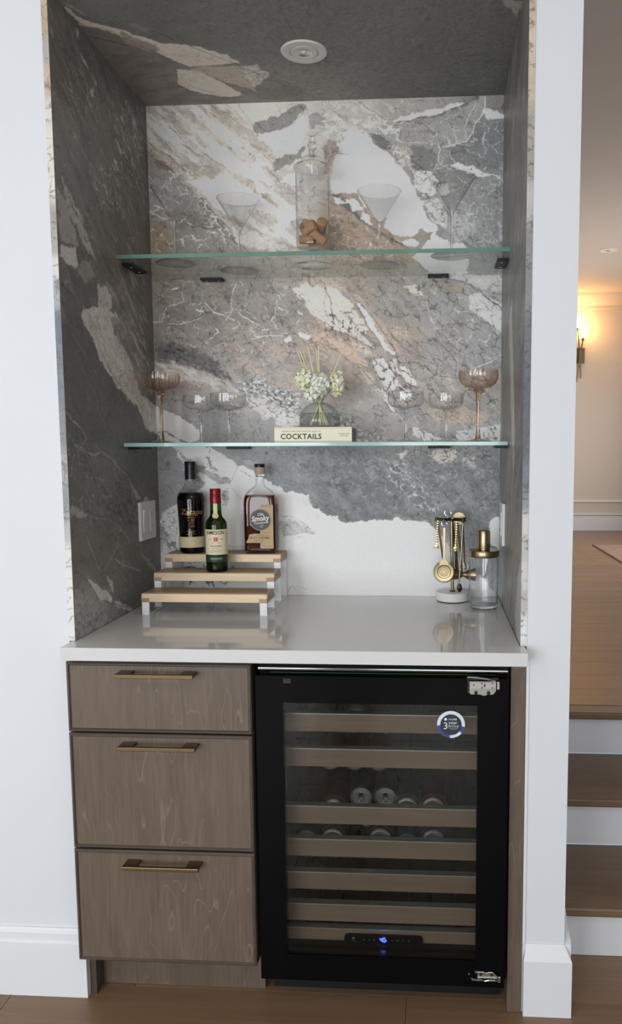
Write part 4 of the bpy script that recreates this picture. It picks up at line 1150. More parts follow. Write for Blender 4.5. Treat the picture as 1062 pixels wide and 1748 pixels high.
# raised floor beyond the steps
R1, R2, R3 = 0.2258, 0.5513, 0.9013
H1, H2 = 0.1487, 0.3030
uf = struct('floor_raised', MB().box(1.1835, 3.2, R3 + 0.004, FW, UF - 0.06, UF - 0.0125), M_floor)
y = R3 + 0.06
while y < FW - .01:
    if y + RW > FW:
        MB().box(1.1835, 3.2, y, FW, UF - .0125, UF).build('floorboard', M_floor, uf)
        break
    lay(uf, 1.5, 3.0, y, UF) if False else None
    x = 1.1836
    L = rng.choice([1.0, 1.4])
    o = link('floorboard', BM[L], None, uf); o.location = (x, y, UF)
    o = link('floorboard', BM[1.0 if L == 1.0 else 1.0], None, uf); o.location = (x + L, y, UF)
    y += RW

st = thing('stairs', (1.1835, R1, 0), 'three oak steps with white risers up to the raised floor, right of the wall end', 'stairs')
st_x0, st_x1 = 1.201, 3.19
MB(st).box(st_x0, st_x1, R1, R1 + .018, 0, H1 - .026).build('riser', M_trim, st)
MB(st).box(st_x0, st_x1, R2, R2 + .018, H1, H2 - .026).build('riser', M_trim, st)
MB(st).box(st_x0, st_x1, R3, R3 + .018, H2, UF - .026).build('riser', M_trim, st)
MB(st).box(st_x0, st_x1, R1 - .025, R2 + .0, H1 - .026, H1).build('tread', M_tread, st, bevel=.006)
MB(st).box(st_x0, st_x1, R2 - .025, R3 + .0, H2 - .026, H2).build('tread', M_tread, st, bevel=.006)
MB(st).box(st_x0, st_x1, R3 - .025, R3 + .0595, UF - .026, UF).build('landing_nosing', M_tread, st, bevel=.006)
# sloping white skirt board along the wall
MB(st).prism([(0.0, 0), (R1, 0), (1.3, UF - .1), (1.3, UF + .17), (1.06, UF + .17), (0.0, 0.178)], 1.184, 1.2, 'yz').build('skirt_board', M_trim, st)

# baseboards, crown, panel mouldings
def base_prof(th=.0155, h=.177):
    return [(0, 0), (-th, 0), (-th, .142), (-th * .72, .146), (-th * .72, .166), (-th * .4, .172), (-th * .3, h), (0, h)]
struct('baseboard_left', MB().prism([(-.0002 + a, b) for a, b in base_prof()], -3, -0.0015, 'yz'), M_trim)
m = MB()
m.box(1.0845, 1.2, -.0185, -.0001, 0, .142)
m.add([(1.0845, -.0185, .142), (1.2, -.0185, .142), (1.2, -.0001, .142), (1.0845, -.0001, .142), (1.092, -.003, .178), (1.1835, -.003, .178), (1.1835, -.0001, .178), (1.092, -.0001, .178)],
      [(0, 1, 5, 4), (1, 2, 6, 5), (3, 0, 4, 7), (4, 5, 6, 7), (3, 2, 1, 0), (2, 3, 7, 6)])
struct('baseboard_right', m, M_trim)
struct('trim_1', MB().box(1.0824, 1.0885, -.0045, -.0001, .178, .8815), M_trim)
struct('baseboard_far', MB().box(1.1836, 3.19, FW - .018, FW - .0002, UF, UF + .165), M_trim, bevel=.004)
struct('trim_2', MB().box(1.1836, 3.19, FW - .02, FW - .0002, .630, .652), M_trim, bevel=.004)
struct('trim_3', MB().box(1.1836, 3.19, FW - .02, FW - .0002, .776, .800), M_trim, bevel=.004)
struct('trim_4', MB().prism([(FW - .0002, 2.865), (FW - .02, 2.87), (FW - .02, 2.90), (FW - .05, 2.93), (FW - .11, CZ - .03), (FW - .13, CZ - .0002), (FW - .0002, CZ - .0002)], 1.1836, 3.19, 'yz'), M_far)

# ---------------------------------------------------------------- countertop
ct = MB().prism([(-.0076, -.066), (1.0784, -.066), (1.0784, -.0022), (1.0672, -.0022), (1.0672, .611), (.0005, .611), (.0005, -.0022), (-.0076, -.0022)], .8823, .9138, 'xy').build('countertop', M_quartz, None, bevel=.0015)
setp(ct, 'white quartz countertop running wall to wall over the drawers and cooler', 'countertop')

# ---------------------------------------------------------------- drawer cabinet
cb = thing('drawer_cabinet', (0, 0, 0), 'grey-brown stained wood cabinet with three drawers, left under the white countertop', 'cabinet')
MB().box(.0005, .4385, -.022, .58, .1205, .8815).build('body', M_cabd, cb)
MB().box(.0005, .016, -.0, .58, 0, .1205).build('side_panel', M_cabd, cb)
MB().box(.016, .4385, .045, .06, 0, .1205).build('toe_kick', M_cab, cb)
HP = dict(z=0)
def drawer(z0, z1, hz):
    x0, x1, yf, yb = -.006, .4385, -.045, -.0225
    w = .0085
    d = MB().box(x0 + w, x1 - w, yf + .004, yb, z0 + w, z1 - w).build('drawer', M_cab, cb)
    m = MB()
    e = .0032
    O = [(x0, z0), (x1, z0), (x1, z1), (x0, z1)]
    A_ = [(x0 + e, z0 + e), (x1 - e, z0 + e), (x1 - e, z1 - e), (x0 + e, z1 - e)]
    B_ = [(x0 + w - .003, z0 + w - .003), (x1 - w + .003, z0 + w - .003), (x1 - w + .003, z1 - w + .003), (x0 + w - .003, z1 - w + .003)]
    I_ = [(x0 + w, z0 + w), (x1 - w, z0 + w), (x1 - w, z1 - w), (x0 + w, z1 - w)]
    vs = [(a, yb, b) for a, b in O] + [(a, yf + .003, b) for a, b in O] + [(a, yf, b) for a, b in A_] + [(a, yf, b) for a, b in B_] + [(a, yf + .0042, b) for a, b in I_] + [(a, yb, b) for a, b in I_]
    fs = []
    for r in range(6):
        n_ = (r + 1) % 6
        fs += [(r * 4 + i, r * 4 + (i + 1) % 4, n_ * 4 + (i + 1) % 4, n_ * 4 + i) for i in range(4)]
    m.add(vs, fs)
    m.build('edge_frame', M_cabd, d)
    # handle: square bar on two blocks
    hx0, hx1, ybar = .1255, .3115, -.078
    h = MB().box(hx0, hx1, ybar - .003, ybar + .006, hz - .0045, hz + .0045)
    for a in (hx0, hx1 - .034):
        h.box(a + .0004, a + .0336, ybar + .005, yf + .0045, hz - .0038, hz + .0038)
    h.build('handle', M_brassh, d, bevel=.0012)
drawer(.7035, .8735, .851)
drawer(.4125, .6995, .6765)
drawer(.1215, .4085, .382)
pn = MB().box(1.0465, 1.0818, -.005, .58, 0.0, .8815).build('end_panel', M_cab, None, bevel=.001)
setp(pn, 'narrow grey-brown wood end panel from floor to countertop right of the black cooler', 'panel')

# ---------------------------------------------------------------- beverage cooler
fx0, fx1, fz0, fz1 = .4455, 1.0375, .0805, .8430
gx0, gx1, gz0, gz1 = .5110, .9680, .1470, .7785
fr = thing('beverage_cooler', (fx0, -.03, 0), 'black glass-door under-counter cooler with wooden-fronted racks of cans', 'refrigerator')
m = MB(fr)
m.box(.452, .474, -.002, .56, .084, .872).box(1.012, 1.043, -.002, .56, .084, .872)
m.box(.474, 1.012, -.002, .56, .845, .872).box(.474, 1.012, -.002, .56, .084, .112).box(.474, 1.012, .54, .56, .112, .845)
m.build('cabinet_shell', M_black, fr)
m = MB(fr).box(.4742, .478, .0, .5398, .1122, .8448).box(1.008, 1.0118, .0, .5398, .1122, .8448).box(.478, 1.008, .534, .5398, .1122, .8448)
m.box(.478, 1.008, 0, .534, .1122, .116).box(.478, 1.008, 0, .534, .841, .8448)
m.build('liner', M_liner, fr)
MB(fr).box(.4395, 1.0460, .004, .02, .8725, .8818).build('top_filler', M_blackm, fr)
MB(fr).box(.46, 1.035, .055, .075, .0, .084).build('toe_grille', M_blackm, fr)
d = MB(fr)
d.box(fx0, gx0, -.03, -.0025, fz0, fz1).box(gx1, fx1, -.03, -.0025, fz0, fz1).box(gx0, gx1, -.03, -.0025, gz1, fz1).box(gx0, gx1, -.03, -.0025, fz0, gz0)
door = d.build('door', M_black, fr)
MB(fr).box(gx0 - .001, gx1 + .001, -.0275, -.0235, gz0 - .001, gz1 + .001).build('glass_pane', M_fglass, door)
MB(fr).box(.512, .530, -.0308, -.0295, .8255, .837).build('badge', M_blackm, door)
m = MB(fr).prism([(.003, .8505)] + [(-.018 - .010 * math.sin(PI * k / 10), .8505 + .009 - .009 * math.cos(PI * k / 10)) for k in range(11)] + [(.003, .8685)], .4525, 1.0375, 'yz')
m.build('top_rail', M_rail, fr, smooth=40)
# shelves: wooden front with a bright strip, wire rack behind
ST = [.731, .6427, .496, .411, .325, .2415, .178]
for i, zt in enumerate(ST):
    hgt = .0435 if i < 6 else .03
    s = MB(fr).box(.481, 1.005, .03, .05, zt - hgt, zt).build('shelf_front', M_shelfw, fr)
    MB(fr).box(.481, 1.005, .0285, .05, zt, zt + .0024).build('metal_strip', M_canend, s)
    rk = (.058, .074, .060, .060, .058, .058, .058)[i]
    w = MB(fr)
    for k in range(9):
        xx = .50 + k * .0605
        w.cyl((xx, .05, zt - rk), (xx, .50, zt - rk), .002, n=6)
    w.cyl((.482, .30, zt - rk - .0035), (1.004, .30, zt - rk - .0035), .002, n=6)
    w.build('wire_rack', M_blackm, s)
MB(fr).box(.481, 1.005, .012, .30, .116, .147).build('compressor_cover', M_black, fr)
cp = MB(fr).prism(rounded(.196, .0225, .009, 4, .743, .1575), .0225, .0285).build('control_panel', M_black, fr, smooth=40)
M_led = mat('blue_led', (60, 70, 255), 0.4, emis=(70, 90, 255), es=9)
M_icon = mat('grey_print', (120, 120, 130), 0.6, var=0.02)
def seven(ch, cx, cz, w, h, t):
    seg = {'4': 'fgbc', '0': 'abcdef', 'F': 'aefg'}[ch]
    P = {'a': (0, h / 2, 1), 'g': (0, 0, 1), 'd': (0, -h / 2, 1), 'f': (-w / 2, h / 4, 0), 'b': (w / 2, h / 4, 0), 'e': (-w / 2, -h / 4, 0), 'c': (w / 2, -h / 4, 0)}
    q = []
    for s_ in seg:
        x, z, hor = P[s_]
        a, b = (w / 2 - t * .4, t / 2) if hor else (t / 2, h / 4 - t * .4)
        q.append((cx + x - a, cx + x + a, cz + z - b, cz + z + b))
    return q
m = MB(fr)
for ch, cx, k in (('4', .7370, 1), ('0', .7445, 1), ('F', .7505, .4)):
    for a, b, c, d_ in seven(ch, cx, .1575 - (1 - k) * .004, .0046 * k, .0105 * k, .0014 * (k * .5 + .5)):
        m.box(a, b, .0216, .0224, c, d_)
m.build('temperature_display', M_led, cp)
m = MB(fr)
for k, x in enumerate((.694, .708, .720, .764, .778, .792, .806)):
    if k % 2: m.box(x - .0014, x + .0014, .0218, .0224, .1562, .1578)
    else: m.lathe([(0, -.0003), (.0016, -.0003), (.0016, .0003), (0, .0003)], (x, .0221, .157), 10, 'y')
m.lathe([(0, -.0003), (.0032, -.0003), (.0032, .0003), (0, .0003)], (.668, .0221, .160), 14, 'y')
setp(m.build('icons', M_icon, cp), kind='stuff')
lettering([('U-LINE', .668 - fx0, .1535, .0038)], flat_map(0, 0, .0222 + .03), M_icon, cp)
pl = bpy.data.lights.new('display_glow', 'POINT'); pl.energy = .022; pl.color = (.12, .14, 1.0); pl.shadow_soft_size = .006
po = bpy.data.objects.new('display_glow', pl); po.location = (.743 - fx0, .012 + .03, .1575); po.parent = cp; COL.objects.link(po)

# round sticker on the glass
M_stk = mat('dark_slate_print', (38, 50, 62), 0.35, var=0.05)
M_stw = mat('white_gloss_vinyl', (222, 230, 238), 0.3, var=0.02)
M_stb = mat('blue_print', (62, 70, 140), 0.4, var=0.5, vscale=300)
SX, SZ = .9065, .7320
stk = MB(fr).lathe([(0, -.0008), (.0325, -.0008), (.0325, 0), (0, 0)], (SX, -.0276, SZ), 48, 'y').build('warranty_sticker', M_stw, fr)
MB(fr).lathe([(0, -.0004), (.0250, -.0004), (.0250, 0), (0, 0)], (SX, -.0285, SZ - .0005), 48, 'y').build('sticker_disc', M_stk, stk)
m = MB(fr)
for a0, a1 in ((185, 265), (320, 352)):
    pts = [(SX + r * math.cos(math.radians(a)), SZ + r * math.sin(math.radians(a))) for r, rg in ((.0323, range(a0, a1 + 1, 5)), (.0252, range(a1, a0 - 1, -5))) for a in rg]
    MB(fr).prism(pts, -.0288, -.0284).build('blue_band', M_stb, stk)
T = []
T += [('U-LINE', .004, .0125, .0062, dict(bold=.0001)), ('3', -.0125, -.004, .0235), ('year', .0045, .0045, .0115), ('warranty', .0055, -.0035, .0072), ('PARTS LABOR COMPRESSOR', .006, -.0085, .0018), ('U.S. AND CANADA', .006, -.0112, .0018)]
lettering([(t_[0], t_[1], t_[2], t_[3], t_[4] if len(t_) > 4 else {}) for t_ in T], flat_map(SX - fx0, SZ, -.0291 + .03), M_stw, stk)
m = MB(fr).lathe([(0, -.0002), (.0034, -.0002), (.0034, .0002), (0, .0002)], (SX - .0125, -.0290, SZ + .0125), 16, 'y').build('sticker_emblem', M_stw, stk)

# hinges
def screw(x, y, z, parent, r=.0042):
    s = MB(fr).lathe([(0, -.0004), (r * .45, -.0004), (r * .5, -.002), (r, -.0015), (r, .001), (0, .001)], (x, y, z), 16, 'y')
    s.build('screw', M_blackm, parent, smooth=30)
h = MB(fr)
h.prism([(.948, .8105), (.952, .8065), (.975, .8065), (.977, .804), (.987, .804), (.989, .8065), (1.003, .8065), (1.010, .815), (1.010, .838), (.948, .838)], -.0345, -.0305)
h.box(.948, 1.010, -.040, -.0305, .8365, .8395).box(.948, 1.010, -.0385, -.0305, .8185, .8215)
h.build('upper_hinge', M_zinc, fr, bevel=.0008)
hp = fr.children[-1]
MB(fr).box(.949, 1.009, -.0375, -.034, .8215, .8362).build('hinge_plate', M_alu, hp)
MB(fr).box(.985, .993, -.0385, -.0372, .8255, .8335).build('hinge_slot', M_chrome, hp)
MB(fr).box(.982, .985, -.0382, -.0372, .826, .833).build('hinge_slot_hole', M_blackm, hp)
MB(fr).tube([(.9435, -.034, .8475), (.965, -.037, .8475), (.99, -.038, .8445), (1.008, -.037, .8405)], [.0022, .003, .003, .0018], 8).build('hinge_arm', M_chrome, hp)
MB(fr).box(.942, 1.015, -.034, -.0305, .8415, .8465).box(.9435, .9475, -.036, -.0305, .8105, .8445).build('hinge_base', M_blackm, hp)
MB(fr).box(1.0115, 1.0175, -.040, -.0305, .8205, .8395).build('hinge_knuckle', M_chrome, hp, bevel=.001)
screw(.9635, -.0345, .8115, hp); screw(.9925, -.0345, .8115, hp)
for x_, z_ in ((.958, .8305), (.977, .8345), (.977, .824), (1.001, .8345), (1.001, .824)):
    screw(x_, -.0376, z_, hp, .0014)
h = MB(fr)
h.prism([(.9725, .1120), (.9725, .1225), (.989, .1225), (.992, .1205), (.996, .1205), (.999, .1225), (1.010, .1225), (1.0205, .1115), (1.0205, .0985), (.9725, .0985)], -.0345, -.0305)
h.box(.9725, 1.020, -.0375, -.0305, .1085, .111)
h.build('lower_hinge', M_zinc, fr, bevel=.0008)
hp = fr.children[-1]
MB(fr).prism([(.979, .1075), (.996, .1070), (1.0175, .1075), (1.0195, .103), (1.016, .1005), (.993, .1), (.983, .1035)], -.0352, -.0346).build('hinge_recess', M_blackm, hp)
MB(fr).tube([(.990, -.037, .1015), (1.0, -.038, .1045), (1.0155, -.037, .1045)], .0018, 8).build('hinge_arm', M_chrome, hp)
MB(fr).prism([(.956, .108), (.975, .1025), (.975, .100), (.960, .101)], -.036, -.0305).build('hinge_link', M_chrome, hp)
MB(fr).box(.967, .973, -.033, -.0305, .1175, .1235).box(.951, .9545, -.033, -.0305, .113, .117).build('hinge_stop', M_zinc, hp)
MB(fr).box(1.0215, 1.028, -.036, -.0305, .097, .112).build('hinge_knuckle', M_zinc, hp, bevel=.001)
screw(.9805, -.0345, .1165, hp, .0034); screw(1.0065, -.0345, .1165, hp, .0034)

# cans and bottles lying on the racks, ends to the door
def can(kind, body_rgb, mname):
    MBd = MATS.get(mname) or mat(mname, body_rgb, 0.3, 0.6, var=0.25, vscale=60)
    root = thing('drink_can', (0, 0, 0), 'x', 'can', 'cans lying in the cooler')
    MB().lathe([(.0275, .004), (.0325, .013), (.0330, .016), (.0330, .104), (.029, .114), (.0265, .118), (0, .116)], (0, 0, 0), 28, 'y').build('body', MBd, root, smooth=35)
    if kind == 'top':
        l = MB().lathe([(0, .0045), (.0225, .0045), (.0245, .0065), (.0252, 0), (.0268, -.0004), (.0277, .002), (.0275, .0045)], (0, 0, 0), 32, 'y').build('lid', M_canend, root, smooth=30)
        t = MB().tube([(.0062 * math.cos(a), .0035, .0075 * math.sin(a) - .004) for a in [2 * PI * k / 14 for k in range(14)]], .0014, 6, True)
        t.box(-.0055, .0055, .0026, .0042, .002, .013)
        t.build('tab', M_chrome, l)
        MB().tube([(.0105 * math.cos(a), .0044, .012 * math.sin(a) + .006) for a in [2 * PI * k / 18 for k in range(18)]], .0007, 5, True).build('opening_score', M_zinc, l)
    else:
        MB().lathe([(0, .0105), (.010, .0095), (.017, .0065), (.0208, .001), (.0222, 0), (.0237, .001), (.0275, .006), (.0328, .0135)], (0, 0, 0), 32, 'y').build('base', M_canend, root, smooth=50)
    return root
CANS = [('bot', (150, 150, 150), 'silver_can', .678, .7085, 0, 'silver drink can lying end-out on the top rack of the cooler'),
        ('bot', (120, 80, 60), 'brown_can', .609, .6050, 1, 'left can of the three on the second rack of the cooler'),
        ('bot', (120, 80, 60), 'brown_can', .670, .6050, 1, 'middle can of the three on the second rack of the cooler'),
        ('bot', (120, 80, 60), 'brown_can', .7315, .6050, 1, 'right can of the three on the second rack of the cooler'),
        ('bot', (110, 70, 56), 'red_brown_can', .6155, .4740, 2, 'leftmost can on the third rack, base out, sunk behind the shelf front'),
        ('top', (70, 90, 96), 'teal_can', .6815, .4860, 2, 'left of the two cans showing pull tabs on the third rack'),
        ('top', (70, 90, 96), 'teal_can', .7440, .4870, 2, 'right of the two cans showing pull tabs on the third rack'),
        ('bot', (90, 100, 90), 'green_can', .8005, .4820, 2, 'base-out can on the third rack just right of the tabbed cans'),
        ('bot', (110, 60, 50), 'rust_can', .8655, .4840, 2, 'bright base-out can with a rust body, fifth on the third rack'),
        ('top', (60, 80, 90), 'slate_can', .5470, .3900, 3, 'leftmost dim can on the fourth rack of the cooler'),
        ('bot', (100, 100, 100), 'grey_can', .6135, .3965, 3, 'second can from the left on the fourth rack, base out'),
        ('bot', (80, 84, 80), 'olive_can', .7340, .4000, 3, 'base-out can in the middle of the fourth rack'),
        ('top', (60, 80, 90), 'slate_can', .8000, .3885, 3, 'pull-tab can right of the middle on the fourth rack'),
        ('bot', (90, 90, 110), 'blue_grey_can', .8665, .4005, 3, 'rightmost base-out can on the fourth rack of the cooler')]
protos = {}
for kind, rgb, mn, x, z, row, lab in CANS:
    if (kind, mn) not in protos:
        c = can(kind, rgb, mn); protos[(kind, mn)] = c
        c.location = (x, .105 if row == 2 and kind == 'top' else .058, z)
    else:
        c = copy_thing(protos[(kind, mn)], (x, .105 if row == 2 and kind == 'top' else .058, z))
    c['label'] = lab
c = copy_thing(protos[('top', 'teal_can')], (.690, .20, .3900), 'tabbed can lying further back, left of the middle on the fourth rack')
M_dg = mat('dark_bottle_glass', (22, 30, 24), 0.06, spec=0.6, var=0.1)
def lying(x, z, lab, r=.037, first=[]):
    if first:
        return copy_thing(first[0], (x, .056, z), lab)
    b = thing('dark_bottle', (x, .056, z), lab, 'bottle', 'dark bottles lying in the cooler')
    MB().lathe([(0, .022), (r * .55, .014), (r * .78, .002), (r * .86, 0), (r, .008), (r, .19), (r * .75, .22), (.014, .25), (.0135, .30), (0, .30)], (0, 0, 0), 32, 'y').build('glass_body', M_dg, b, smooth=50)
    first.append(b)
    return b
lying(.9315, .4760, 'dark clear-based bottle at the right end of the third rack of the cooler')
lying(.574, .3060, 'dark bottle lying at the left of the fifth rack of the cooler')
lying(.652, .3060, 'dark bottle on the fifth rack just right of the leftmost one')
lying(.590, .7120, 'dark bottle at the left of the top rack, left of the silver can')
lying(.875, .7120, 'dark bottle at the right of the top rack behind the round sticker')

# ---------------------------------------------------------------- glass shelves with their clamp brackets
Z1, Z2 = 1.899, 1.392         # shelf tops
def glass_shelf(y0, zt, label, brackets):
    x0, x1, y1 = .0025, 1.0652, .6085
    t = thing('glass_shelf', (x0, y0, zt - .01), label, 'shelf', 'glass shelves in the niche')
    MB(t).box(x0 + .0006, x1 - .0006, y0 + .0022, y1 - .0006, zt - .01, zt).build('pane', M_sheet, t)
    e = MB(t).box(x0, x1, y0, y0 + .0022, zt - .0102, zt + .0002)
    e.build('polished_edge', M_edge if zt > 1.6 else M_edge2, t, bevel=.0007)
    for bx0, bx1, by0, by1 in brackets:
        b = MB(t).box(bx0, bx1, by0, by1, zt - .0175, zt - .0102).build('bracket', M_blackm, t, bevel=.002)
        cx, cy = (bx0 + bx1) / 2, (by0 + by1) / 2
        for s in (-1, 1):
            w = MB(t)
            dx, dy = ((bx1 - bx0) * .27 * s, 0) if bx1 - bx0 > by1 - by0 else (0, (by1 - by0) * .27 * s)
            w.lathe([(0, -.0012), (.003, -.0012), (.0042, 0), (0, 0)], (cx + dx, cy + dy, zt - .0175), 14)
            w.build('screw', M_chrome, b)
    return t
glass_shelf(.328, Z1, 'upper clear glass shelf with a green front edge, carrying the martini glasses', [(.0005, .034, .375, .485), (1.036, 1.0672, .40, .50), (.160, .228, .578, .6105), (.846, .909, .578, .6105)])
glass_shelf(.338, Z2, 'lower clear glass shelf with a pale green front edge, carrying the coupes and the book', [(.0005, .034, .375, .470), (1.036, 1.0672, .36, .46), (.228, .300, .578, .6105), (.848, .915, .578, .6105)])

# ---------------------------------------------------------------- martini glasses
def ring0(r, z, n=56):
    return [(r * math.cos(2 * PI * k / n), r * math.sin(2 * PI * k / n), z) for k in range(n)]


def martini():
    t = thing('martini_glass', (0, 0, 0), 'x', 'glass', 'martini glasses on the upper shelf')
    MB().lathe([(.0040, .112), (.0072, .1175), (.0625, .2035), (.0632, .2050)], n=56).build('bowl', M_glass, t, smooth=40)
    MB().tube(ring0(.0630, .2050), .0006, 6, True).build('rim', M_solid, t, smooth=60)
    MB().lathe([(0, .0055), (.0028, .0075), (.0029, .05), (.0031, .098), (.0046, .110), (.0068, .1168), (0, .1162)], n=20).build('stem', M_solid, t, smooth=50)
    MB().lathe([(0, 0), (.0555, 0), (.0572, .0009), (.0560, .0018), (.03, .0035), (.008, .0062), (.003, .0075), (0, .0078)], n=56).build('foot', M_glass, t, smooth=40)
    return t
mg = martini()
MART = [(.133, .440, 'leftmost martini glass on the upper shelf, near the left marble wall'),
        (.2905, .545, 'second martini glass from the left, set furthest back on the upper shelf'),
        (.7085, .507, 'martini glass in front of the white marble patch, right of the glass jar'),
        (.9125, .412, 'rightmost martini glass on the upper shelf, nearest the front edge')]
for i, (x, y, lab) in enumerate(MART):
    if i == 0:
        mg.location = (x, y, Z1); mg['label'] = lab
    else:
        c = copy_thing(mg, (x, y, Z1), lab)

# ---------------------------------------------------------------- footed apothecary jar with corks
J = thing('apothecary_jar', (.517, .500, Z1), 'footed clear glass apothecary jar with a knobbed lid, holding corks', 'jar')
MB(J).o
MB().lathe([(0, 0), (.0535, 0), (.0555, .001), (.054, .002), (.03, .006), (.013, .012), (.009, .02), (.0085, .036), (.014, .044), (.030, .0475), (.040, .050)], n=48).build('foot', M_glass, J, smooth=45)
MB().lathe([(0, .0485), (.040, .0490), (.0468, .053), (.0478, .060), (.0478, .2620), (.0490, .2655), (.0480, .2665)], n=56).build('body', M_glass2, J, smooth=45)
lid = MB().lathe([(0, .2670), (.0522, .2672), (.0535, .2700), (.0500, .2760), (.0330, .2830), (.0270, .2860), (.0250, .2890), (.0290, .2930), (.0292, .2960), (.0240, .3000), (.0120, .3030), (.0105, .3070)], n=48).build('lid', M_glass2, J, smooth=45)
MB().lathe([(0, .3025), (.0100, .3035), (.0098, .3220), (.0118, .3240), (.0125, .3290), (.0128, .3330), (.0105, .3395), (.0075, .3425), (.0074, .3510), (.0060, .3570), (.0035, .3590), (0, .3592)], n=12).build('knob', M_solid, lid, smooth=25)
M_cork = mat('cork', (178, 142, 108), 0.85, var=0.5, vscale=160, bump=0.6, bscale=260)
def cork(loc, d, lab, L=.044, flare=1.0, first=[]):
    d = Vector(d).normalized()
    o = None
    if flare == 1.0:
        prof = [(0, -L / 2), (.0105, -L / 2), (.0118, -L / 2 + .0015), (.0120, 0), (.0118, L / 2 - .0015), (.0105, L / 2), (0, L / 2)]
    else:
        prof = [(0, -L / 2), (.0115, -L / 2), (.0130, -L / 2 + .003), (.0120, -.004), (.0135, .004), (.0165, .012), (.0160, L / 2 - .004), (.0120, L / 2), (0, L / 2)]
    key = flare
    me = MB().lathe(prof, n=22).mesh('cork', 40)
    o = link('cork', me, M_cork)
    o.rotation_mode = 'QUATERNION'
    o.rotation_quaternion = Vector((0, 0, 1)).rotation_difference(d)
    o.location = loc
    setp(o, lab, 'cork', 'corks in the apothecary jar')
jx, jy = .517, .500
cork((jx - .019, jy - .003, Z1 + .0735), (1, .25, .05), 'cork lying at the lower left on the bottom of the glass jar', .040)
cork((jx + .020, jy - .010, Z1 + .0760), (.75, .2, -.55), 'champagne cork leaning at the lower right of the glass jar', .046, .9)
cork((jx - .010, jy - .006, Z1 + .1030), (.85, -.3, .55), 'large champagne cork lying across the middle of the glass jar', .048, .9)
cork((jx - .026, jy + .014, Z1 + .1190), (.35, -.9, .1), 'cork showing its round end at the upper left in the jar', .040)
cork((jx + .026, jy + .002, Z1 + .1120), (.25, -.8, .5), 'mushroom-headed cork at the upper right in the jar', .042, .9)
cork((jx + .004, jy + .026, Z1 + .0745), (1, -.1, .1), 'cork at the back of the jar bottom, half hidden behind the others', .042)

# ---------------------------------------------------------------- coupe glasses on the lower shelf
def coupe(kind):
    if kind == 'amber':
        t = thing('amber_coupe', (0, 0, 0), 'x', 'glass', 'amber coupes on the lower shelf')
        MB().lathe([(.0065, .1445), (.016, .1475), (.034, .1535), (.047, .1625), (.0535, .1745), (.0555, .188), (.0550, .2005), (.0545, .2010)], n=120, rib=(30, .05, .150, .1990)).build('bowl', M_amberg, t, smooth=35)
        MB().lathe([(0, .009), (.0080, .0105), (.0052, .030), (.0050, .070), (.0060, .110), (.0085, .132), (.0130, .1440), (.0150, .1470), (0, .1475)], n=14).build('stem', M_ambers, t, smooth=25)
        MB().lathe([(0, 0), (.0405, 0), (.0415, .0012), (.0395, .0024), (.022, .0065), (.010, .0098), (.0055, .0115), (0, .0115)], n=48).build('foot', M_amberg, t, smooth=40)
    else:
        t = thing('clear_coupe', (0, 0, 0), 'x', 'glass', 'clear coupes on the lower shelf')
        MB().lathe([(.0060, .0915), (.020, .0945), (.038, .0985), (.0475, .1065), (.0505, .1180), (.0500, .1392), (.0495, .1396)], n=120, rib=(20, .03, .100, .1380)).build('bowl', M_glass, t, smooth=35)
        MB().tube(ring0(.0497, .1396), .0006, 6, True).build('rim', M_solid, t, smooth=60)
        MB().lathe([(0, .0085), (.0055, .0100), (.0037, .022), (.0034, .050), (.0038, .076), (.0062, .0800), (.0050, .0830), (.0088, .0895), (.0070, .0935), (0, .0945)], n=18).build('stem', M_solid, t, smooth=30)
        MB().lathe([(0, 0), (.0385, 0), (.0395, .0010), (.0375, .0022), (.020, .0062), (.009, .0092), (.004, .0105), (0, .0108)], n=48).build('foot', M_glass, t, smooth=40)
    return t
a = coupe('amber'); a.location = (.0765, .440, Z2); a['label'] = 'tall amber ribbed coupe at the left end of the lower shelf'
copy_thing(a, (.9905, .440, Z2), 'tall amber ribbed coupe at the right end of the lower shelf')
c = coupe('clear'); c.location = (.1740, .500, Z2); c['label'] = 'clear coupe just right of the left amber coupe, partly behind its neighbour'
copy_thing(c, (.2795, .420, Z2), 'clear coupe in front of its pair on the left of the lower shelf')
copy_thing(c, (.7865, .420, Z2), 'clear coupe nearest the book on the right of the lower shelf')
copy_thing(c, (.9005, .490, Z2), 'clear coupe just left of the right amber coupe')

# ---------------------------------------------------------------- book
M_cover = mat('cream_book_cloth', (228, 224, 198), 0.32, spec=0.5, var=0.02)
M_pages = mat('grey_page_block', (150, 149, 152), 0.8, var=0.15, vscale=400)
bk = thing('book', (.531, .360, Z2), 'cream hardback lying spine out on the lower shelf under the diffuser bottle', 'book')
b0, b1, by0, by1, bz = -.1086, .1086, 0, .150, .0425
MB().box(b0, b1, by0, by1, 0.0002, .0032).box(b0, b1, by0, by1, bz - .0032, bz).box(b0, b1, by0, by0 + .0032, .0032, bz - .0032).build('cover', M_cover, bk, bevel=.0009)
MB().box(b0 + .003, b1 - .003, by0 + .0034, by1 - .004, .0033, bz - .0033).build('page_block', M_pages, bk)
M_tc = mat('charcoal_print', (62, 68, 72), 0.6, var=0.02)
lettering([('COCKTAILS', -.0335, -.0055, .0205, dict(bold=.00055, space=1.06)), ('THE NEW YORK TIMES ESSENTIAL BOOK OF', -.0335, .0092, .0050, dict(space=1.12))], lambda x, z: (x, -.0003, bz / 2 + z), M_tc, bk)
lettering([('THE NEW YORK', .0865, .0020, .0042), ('TIMES PRESS', .0865, -.0035, .0042)], lambda x, z: (x, -.0003, bz / 2 + z), M_tc, bk)

